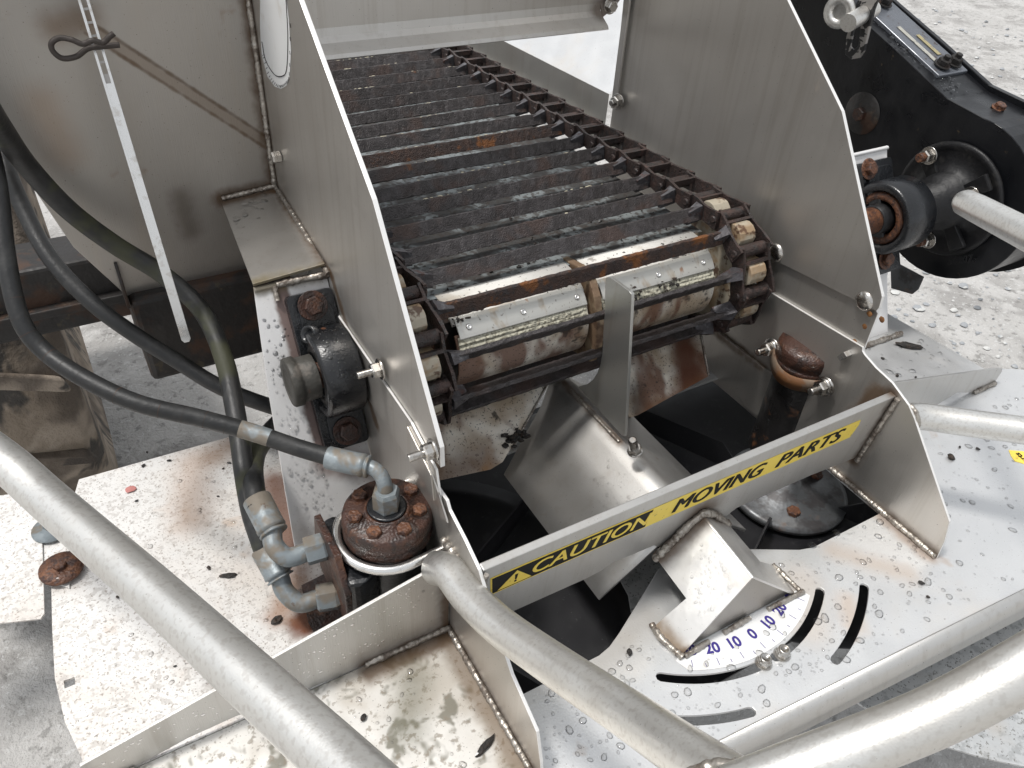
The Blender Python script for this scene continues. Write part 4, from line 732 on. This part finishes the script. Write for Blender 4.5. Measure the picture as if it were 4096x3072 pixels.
t = thing('spring_clip', (0.0703, 0.9950, 0.5672), 'brown wire spring clip pushed through the silver lever', 'clip')
q = [(0.0911, 0.9850, 0.5671), (0.0760, 0.9880, 0.5662), (0.0599, 0.9900, 0.5648), (0.0467, 0.9900, 0.5579), (0.0330, 0.9900, 0.5574), (0.0260, 0.9900, 0.5656), (0.0274, 0.9900, 0.5739), (0.0364, 0.9900, 0.5778), (0.0465, 0.9850, 0.5764), (0.0553, 0.9820, 0.5722), (0.0657, 0.9800, 0.5751), (0.0750, 0.9800, 0.5723), (0.0826, 0.9800, 0.5773), (0.0880, 0.9800, 0.5806)]
MB().tube(crom(q, 6), .0030, 10).build('wire', mat('clip_brown', (.055, .045, .04), .55, .3, bump=[(200, 1, None)]), t)

# ------------------------------------------------------------------ guard tubes
def rail(pts, r, label, n=8):
    t = thing('guard_rail', pts[0], label, 'rail', 'tubular guard rails'); MB().tube(crom(pts, n), r, 36).build('tube', m_tube, t); return t
rail([(-0.2270, 0.8566, 0.2868), (-0.1600, 0.7413, 0.3117), (-0.1179, 0.6554, 0.3217), (-0.0854, 0.5806, 0.3211), (-0.0275, 0.4308, 0.3441), (0.0140, 0.3106, 0.3723), (0.0427, 0.2283, 0.3904), (0.0640, 0.1594, 0.4125)], .0178, 'thick steel guard tube crossing the lower left corner')
t = rail([(.2395, .5035, .130), (0.2439, 0.4795, 0.1473), (0.2452, 0.4408, 0.1535), (0.2510, 0.3832, 0.1699), (0.2625, 0.3043, 0.2049), (0.2698, 0.2205, 0.2544), (0.2668, 0.1490, 0.3105), (0.2645, 0.1076, 0.3452)], .0192, 'steel guard tube welded beside the caution bar running to the front')
weld(t, [(.2565, .52, .15), (.2575, .47, .156), (.2575, .43, .158), (.2575, .405, .150)], .006)
weld(t, [(0.2450, 0.1358, 0.3364), (0.2568, 0.1299, 0.3464), (0.2657, 0.1207, 0.3546)], .005)
rail([(0.1593, 0.1370, 0.3363), (0.2272, 0.1145, 0.3512), (0.2858, 0.0973, 0.3724), (0.3560, 0.0734, 0.4110), (0.4059, 0.0605, 0.4472), (0.4577, 0.0511, 0.4812)], .0172, 'thick curved steel guard tube across the lower right corner')
t = rail([(.909, .420, .158), (.935, .412, .157), (0.9727, 0.3756, 0.1606), (1.0228, 0.3217, 0.1694), (1.0913, 0.2379, 0.1847)], .0190, 'stained steel guard tube leaving the right side plate')
weld(t, [V((.910, .420, .158))+V((0, math.cos(a)*.02, math.sin(a)*.02)) for a in [i*.5 for i in range(13)]], .004)
P = [(1.1374, 0.5967, 0.3592), (1.1361, 0.5928, 0.3598), (1.1325, 0.5846, 0.3612), (1.1187, 0.5575, 0.3669), (1.0492, 0.4529, 0.3950), (0.9251, 0.2881, 0.4454)]
t = thing('guard_rail', P[0], 'grey tube with rounded end in front of the gear case', 'rail', 'tubular guard rails'); MB().tube(P, [.008, .0145, .0185, .0195, .0195, .0195], 32).build('tube', m_tube, t)

# ------------------------------------------------------------------ gear case on the right
XC = 1.45
t = thing('gear_case', (XC, .9, .2), 'black cast gear case with round bearing flange at the upper right', 'gear case')
out = [(1.75, .68), (1.20, .492), (.99, .425), (.86, .381)]+[(YS+.155*math.cos(math.radians(a)), ZS+.155*math.sin(math.radians(a))) for a in range(88, 301, 8)]+[(.95, .085), (1.75, .34)]
MB().sheet(out, .14, fr=fx(XC+.07)).build('casing', m_case, t, .022)
lip = [(1.75, .69), (1.20, .502), (.99, .435), (.86, .391)]+[(YS+.168*math.cos(math.radians(a)), ZS+.168*math.sin(math.radians(a))) for a in range(86, 301, 8)]+[(.95, .07), (1.75, .32)]
MB().sheet(lip, .012, fr=fx(XC+.125)).build('casing_seam', m_case, t, .004)
cv = solid('cover_plate', [(1.478, 1.14, .482), (1.565, 1.14, .482), (1.565, .91, .404), (1.478, .91, .404)], mat('cover_grey', (.13, .14, .16), .3, .2, [((.06, .04, .03), 30, .58, .68, .8, .6, 0, None)]), t, .008, .002)
solid('pale_label', [(1.502, 1.05, .4530), (1.512, 1.05, .4530), (1.512, .935, .4142), (1.502, .935, .4142)], mat('label_faded', (.42, .41, .36), .6, 0, [((.15, .15, .16), 60, .52, .62, .8, .6, 0, None)]), cv, .0006, 0)
solid('gold_label', [(1.528, 1.02, .4432), (1.538, 1.02, .4432), (1.538, .96, .4230), (1.528, .96, .4230)], mat('label_gold', (.36, .31, .17), .6, 0, [((.15, .15, .16), 60, .52, .62, .8, .6, 0, None)]), cv, .0006, 0)
for x, y in ((1.495, 1.115), (1.53, 1.115), (1.505, .93), (1.54, .93)): bolt(t, (x, y, .404+(y-.91)*.339+.004), (0, -.32, .95), .012, m_beam, .011, .016, .008, name='cover_bolt')
for y, a in ((.80, 0), (.72, 1), (.66, 2)): bolt(t, (1.52, y, .374-(0, .010, .04)[a]), (0, -.3-.3*a, .95), .010, m_rustb, .008, .014, name='seam_bolt')
c = V((0, YS, ZS))
MB().lathe([(.0, XC-.004), (.104, XC-.004), (.108, XC-.008), (.106, XC-.012), (.099, XC-.014), (.094, XC-.011), (.070, XC-.014), (.054, XC-.024), (.050, XC-.05), (.040, XC-.055), (.036, XC-.10), (.0, XC-.10)], c, (1, 0, 0), 56).build('bearing_flange', m_flng, t)
for k in range(4):
    a = math.radians(45+90*k); d = V((0, math.cos(a), math.sin(a))); q = V((0, -d.z, d.y))
    MB().sheet([(.045, -.012), (.097, -.016), (.097, .016), (.045, .012)], .010, fr=lambda u, v, w: c+d*u+q*v+V((XC-.024+w, 0, 0))).build('flange_rib', m_flng, t, .003)
for p in ((1.4100, 0.8334, 0.2867), (1.4100, 0.7274, 0.2526), (1.4100, 0.7687, 0.1418)):
    bolt(t, (XC-.030, p[1], p[2]), (-1, 0, 0), .0125, m_nut, .016, .017, 0, 'flange_nut'); MB().cyl((XC-.046, p[1], p[2]), (-1, 0, 0), .0085, .014, 16, .001).build('stud', m_rustb, t)
text('50207', .022, lambda u, v, w: V((XC-.0195-w, .70-u*.75+v*.3, .13+u*.55+v*.9)), m_case, t, 'cast_number', 0, .0005, 1)
MB().lathe([(.0, .010), (.020, .010), (.024, .006), (.036, .004), (.042, .0)], (1.4490, 1.0241, 0.2961), (-1, 0, 0), 32).build('plug_boss', m_beam, t); bolt(t, (1.4400, 1.0194, 0.2980), (-1, 0, 0), .014, m_rust, .012, name='plug_bolt')
t = thing('gear_case_flap', (1.42, .85, 0), 'dark flap hanging under the black gear case', 'flap')
solid('flap', [(1.4000, 0.8135, 0.0791), (1.4000, 0.7345, 0.0821), (1.4000, 0.7344, 0.0535), (1.4000, 0.7418, 0.0383), (1.4000, 0.7876, 0.0259)], m_hub, t)
t = thing('latch_bracket', (1.3800, 1.0481, 0.4612), 'pale slotted latch bracket with pin above the gear case', 'bracket')
f = fx(1.385)
MB().sheet(yz([(1.3850, 1.0650, 0.5218), (1.3850, 1.0228, 0.5314), (1.3850, 1.0248, 0.4994), (1.3850, 1.0177, 0.4271), (1.3850, 1.0229, 0.4128), (1.3850, 1.0402, 0.4052), (1.3850, 1.0559, 0.4093), (1.3850, 1.0661, 0.4392)]), .006, [yz([(1.3850, 1.0560, 0.4588), (1.3850, 1.0430, 0.4704), (1.3850, 1.0336, 0.4328), (1.3850, 1.0406, 0.4223), (1.3850, 1.0514, 0.4262)])], fr=f).build('slotted_plate', mat('peeling_paint', (.34, .32, .30), .5, .3, [((.012, .012, .013), 28, .52, .55, 1, .4, 0, None)]), t, .001)
MB().tube([(1.3300, 1.0310, 0.4780), (1.4200, 1.0557, 0.4893)], .016, 20).build('pin', m_tube, t)
MB().lathe([(.014, 0), (.030, 0), (.030, .006), (.014, .006), (.014, 0)], (1.3600, 1.0795, 0.4837), (-1, -.3, 0), 24).build('ring', m_tube, t)

# ------------------------------------------------------------------ right spindle motor showing inside the right plate
t = thing('spindle_motor', (.917, .60, 0), 'rusty strapped spindle motor protruding through the right plate', 'motor')
SP = V((.921, .604, 0))
MB().lathe([(.040, .06), (.040, .095), (.043, .10), (.0445, .112), (.043, .118), (.0475, .122), (.0472, .130), (.045, .131), (.0475, .135), (.048, .150), (.046, .157), (.030, .160), (0, .161)], SP, (0, 0, 1), 48, rnd=.004).build('end_cover', m_rust, t)
MB().lathe([(.043, -.06), (.041, -.03), (.0408, .094)], SP, (0, 0, 1), 40).build('body', mat('black_body_rusty', (.014, .013, .013), .3, 0, [((.12, .05, .02), 26, .60, .70, .9, .6, 0, None), ((.10, .11, .12), 40, .68, .74, .6, .4, .3, None)], bump=[(70, 1.2, None)]), t)
q1, q2 = V((0.8900, 0.6499, 0.1284)), V((0.8900, 0.5395, 0.1309)); b = MB(); vs = []; n = 12
for i in range(n+1):
    a = i/n; p = q1.lerp(q2, a); x = .8985-.030*math.sin(PI*a)**.8
    for h in (-.013, .010): vs.append((x, p.y, p.z+h-.012*math.sin(PI*a)))
b.add(vs, [(2*i, 2*i+1, 2*i+3, 2*i+2) for i in range(n)], True)
o = b.build('strap', mat('strap_rusty', (.20, .15, .11), .55, .4, [((.17, .07, .022), 20, .42, .54, .9, .6, .1, None), ((.07, .035, .02), 40, .58, .66, .8, .7, 0, None)]), t); q = o.modifiers.new('s', 'SOLIDIFY'); q.thickness = .0025
for p in (q1, q2):
    for k in range(2): MB().lathe([(.006, 0), (.0155-.002*k, 0), (.0155-.002*k, .003), (.006, .003)], (.8955-.004*k, p.y, p.z), (-1, 0, 0), 24).build('washer', m_nut, t)
    bolt(t, (.888, p.y, p.z), (-1, 0, 0), .0118, m_nut, .011, 0, .016, 'strap_nut', stud_r=.0062)

# ------------------------------------------------------------------ spinners below the deck
def spinner(c, label):
    t = thing('spinner_disc', c, label, 'spinner', 'spinner discs')
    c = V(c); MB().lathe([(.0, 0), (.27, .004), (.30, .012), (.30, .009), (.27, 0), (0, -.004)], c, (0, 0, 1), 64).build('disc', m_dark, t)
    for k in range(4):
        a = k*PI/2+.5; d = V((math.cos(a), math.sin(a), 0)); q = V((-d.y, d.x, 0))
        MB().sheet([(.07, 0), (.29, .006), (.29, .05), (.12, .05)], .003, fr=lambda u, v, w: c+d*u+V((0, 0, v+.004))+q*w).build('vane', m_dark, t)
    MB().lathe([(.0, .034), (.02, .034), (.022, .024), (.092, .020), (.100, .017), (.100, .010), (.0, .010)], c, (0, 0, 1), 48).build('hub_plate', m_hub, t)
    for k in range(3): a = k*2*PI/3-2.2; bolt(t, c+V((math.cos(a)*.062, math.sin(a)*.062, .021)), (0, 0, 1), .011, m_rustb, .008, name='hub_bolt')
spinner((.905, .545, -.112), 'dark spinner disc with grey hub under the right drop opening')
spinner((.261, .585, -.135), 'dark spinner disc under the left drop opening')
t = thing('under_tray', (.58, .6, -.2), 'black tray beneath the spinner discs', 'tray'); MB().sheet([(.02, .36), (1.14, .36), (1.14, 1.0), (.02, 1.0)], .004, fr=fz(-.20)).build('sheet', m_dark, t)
t = thing('deflector_plate', (.58, .45, -.06), 'mottled galvanised deflector plate seen under the caution bar', 'plate', 'galvanised plates')
solid('sheet', [(0.5260, 0.5164, -0.0600), (0.5181, 0.4744, -0.0600), (0.5049, 0.4500, -0.0600), (0.5458, 0.3655, -0.0600), (0.6278, 0.4038, -0.0600), (0.6402, 0.4781, -0.0600), (0.6013, 0.5266, -0.0600)], m_galv, t)
t = thing('spreading_vane', (.9, .2, -.12), 'speckled galvanised plate below the front deck lip', 'plate', 'galvanised plates')
solid('sheet', [(0.7175, 0.2395, -0.1200), (0.7317, 0.2038, -0.1200), (0.7522, 0.1643, -0.1200), (0.7772, 0.1287, -0.1200), (0.8125, 0.0909, -0.1200), (0.8674, 0.0435, -0.1200), (1.1099, 0.0317, -0.1200), (1.4253, 0.1936, -0.1200), (1.1690, 0.2704, -0.1200), (0.7885, 0.2812, -0.1200)], m_galv, t, .004, .0008)
t = thing('lower_guard', (.6, .15, -.2), 'dull steel guard strip seen between deck lip and front tube', 'plate', 'galvanised plates')
solid('sheet', [(0.5112, 0.2803, -0.2000), (0.6512, 0.2746, -0.2000), (0.6367, 0.2561, -0.2000), (0.5320, 0.2485, -0.2000)], m_beam, t)

# ------------------------------------------------------------------ rain drops
sh = lambda l: xy(l)
drops('rain drops beaded on the drop deck', fz(0), [(.27, .255), (.90, .225), (.90, .385), (.70, .40), (.45, .385), (.27, .375)], 420, .0009, .0060, slots+[[(.47, .33), (.70, .33), (.70, .395), (.47, .395)]])
drops('rain drops beaded on the right deck panel', fz(0), [(.925, .22), (1.5, .20), (1.40, .48), (.93, .49)], 300, .0010, .0054)
drops('rain drops on the right rear deck shelf', fz(0), [(.95, .515), (1.36, .515), (1.34, .74), (.95, .68)], 160, .0014, .0066)
drops('rain drops on the mossy left front deck', fz(0), [(-.12, .25), (.24, .25), (.24, .49), (-.12, .49)], 90, .0012, .0040)
drops('rain drops on the left side deck', fz(0), [(-.13, .52), (.13, .52), (.12, .9), (-.1, .9)], 120, .001, .0034)
fM = frame((0, .70, 0), (1, 0, 0), MN)
drops('rain drops on the left bearing mount face', lambda u, v, w: fM(u, v, w), [(.131, .01), (.19, .01), (.194, .33), (.168, .335)], 190, .0011, .0032)
drops('rain drops on the left bearing base', lambda u, v, w: fM(u, v, w+.017), [(.20, .285), (.254, .285), (.254, .327), (.20, .327)], 60, .0009, .0024)
cyl_ = lambda u, v, w: V((u, YS+(.0565+w)*math.cos(v), ZS+(.0565+w)*math.sin(v)))
b_ = drops('rain drops on the left bearing housing', lambda u, v, w: V((u, YS+(.0565+w)*math.cos(v/.0565), ZS+(.0565+w)*math.sin(v/.0565))), [(.209, .075), (.247, .075), (.247, .16), (.209, .16)], 110, .0008, .0030)
S1, S2 = V((.2575, 1.066, .336)), V((.2575, .8665, .3035)); sv = (S1-S2).normalized()
drops('rain drops on the sloping mount shelf', lambda u, v, w: V((u, S2.y, S2.z))+sv*v+V((0, 0, w)), [(.172, .005), (.245, .005), (.247, .19), (.186, .19)], 140, .0014, .0052)
drops('rain drops on the left upstand flange', lambda u, v, w: V((u, .506-w, v)), [(-.13, .02), (.24, .02), (.24, .12), (.05, .082), (-.13, .044)], 150, .0009, .0022, flat=.3)
n1 = V((-.70, 0, .72)).normalized(); lw = V((.72, 0, .70)).normalized()
drops('rain drops on the wet front bracket', lambda u, v, w: V((.493, .40, .008))+lw*u+V((0, v, 0))+n1*(w+.0005), [(.035, -.045), (.11, -.045), (.11, .045), (.035, .045)], 110, .0010, .0034)
n2 = V((-.59, 0, .81)).normalized(); l2 = V((.81, 0, .59)).normalized()
drops('rain drops on the centre channel', lambda u, v, w: V((.445, .46, 0))+l2*u+V((0, v, 0))+n2*(w+.0003), [(.05, .0), (.14, .0), (.135, .14), (.09, .13), (.06, .06)], 90, .0008, .0026)
drops('rain drops on the conveyor nose wrap', lambda u, v, w: V((u, YS-(.0692+w)*math.sin(v/.0692), ZS+(.0692+w)*math.cos(v/.0692))), [(.38, .012), (.565, .012), (.565, .05), (.38, .05)], 70, .0010, .0034)
k0 = V((XC+.02, .88, .390)); kd = V((0, .31, .105)).normalized(); kn = V((0, -kd.z, kd.y))
drops('rain drops on the gear case top edge', lambda u, v, w: k0+V((u, 0, 0))+kd*v+kn*(w+.001), [(-.012, -.02), (.05, -.02), (.05, .26), (-.012, .26)], 120, .0016, .0045)

# ------------------------------------------------------------------ crumbs lying about
def crumb(p, r, sq, label, group, m=m_crumb, name='crumb'):
    b = MB(); P, F = rock(r, sq, 2, .22); a = random.random()*PI; c = V(p); lo = min(q.z for q in P)
    b.add([c+V((q.x*math.cos(a)-q.y*math.sin(a), q.x*math.sin(a)+q.y*math.cos(a), q.z-lo*.6)) for q in P], F); return b.build(name, m, None, label=label, category='crumb', group=group)
crumb((0.0752, 0.6107, 0.0010), .0062, (1.2, .8, .55), 'biggest black crumb on the left deck near the hose elbow', 'crumbs on the deck')
crumb((0.0419, 0.7029, 0.0010), .0065, (1.7, .6, .3), 'flat jagged black crumb on the left deck beside the tube', 'crumbs on the deck')
crumb((0.4344, 0.3731, 0.0010), .005, (1, .7, .6), 'dark brown crumb on the deck left of the bracket', 'crumbs on the deck')
crumb((0.1220, 0.4453, 0.0010), .0042, (1, .7, .7), 'small black crumb on the mossy left front deck', 'crumbs on the deck')
crumb((0.2268, 0.3540, 0.0010), .009, (1.7, .45, .35), 'twiggy black scrap on the mossy deck at the bottom', 'crumbs on the deck')
crumb((1.1014, 0.4154, 0.0010), .0058, (1.1, .8, .6), 'largest black crumb on the right deck panel', 'crumbs on the deck')
crumb((1.2947, 0.6508, 0.0010), .014, (1.6, .5, .4), 'brown twig bit in a puddle below the right mount', 'crumbs on the deck')
crumb((-0.0394, 0.9118, 0.0010), .007, (1, .9, .2), 'small pink red paint flake on the left deck', 'crumbs on the deck', m_red, 'paint_flake')
for p in ((-0.0366, 0.8860, 0.0010), (-0.0056, 0.9781, 0.0010), (0.0187, 0.9466, 0.0010), (-0.0155, 0.9519, 0.0010), (0.0944, 0.9036, 0.0010), (0.0838, 0.8961, 0.0010), (0.0639, 0.8451, 0.0010), (0.0228, 0.7266, 0.0010), (-0.0442, 0.6049, 0.0010), (-0.0854, 0.7325, 0.0010)):
    crumb(p, random.uniform(.0014, .0028), (1.4, .8, .4), 'tiny dark crumb scattered on the white left side deck', 'tiny crumbs on left side deck')
for p in ((1.1376, 0.4248, 0.0010), (1.1613, 0.4083, 0.0010), (1.1997, 0.6001, 0.0010), (1.2278, 0.5822, 0.0010), (1.2178, 0.6475, 0.0010), (0.9810, 0.3805, 0.0010), (0.8486, 0.2736, 0.0010), (0.8378, 0.2542, 0.0010)):
    crumb(p, random.uniform(.0022, .0042), (1.2, .8, .5), 'small dark crumb scattered on the wet right deck', 'small crumbs on right deck')
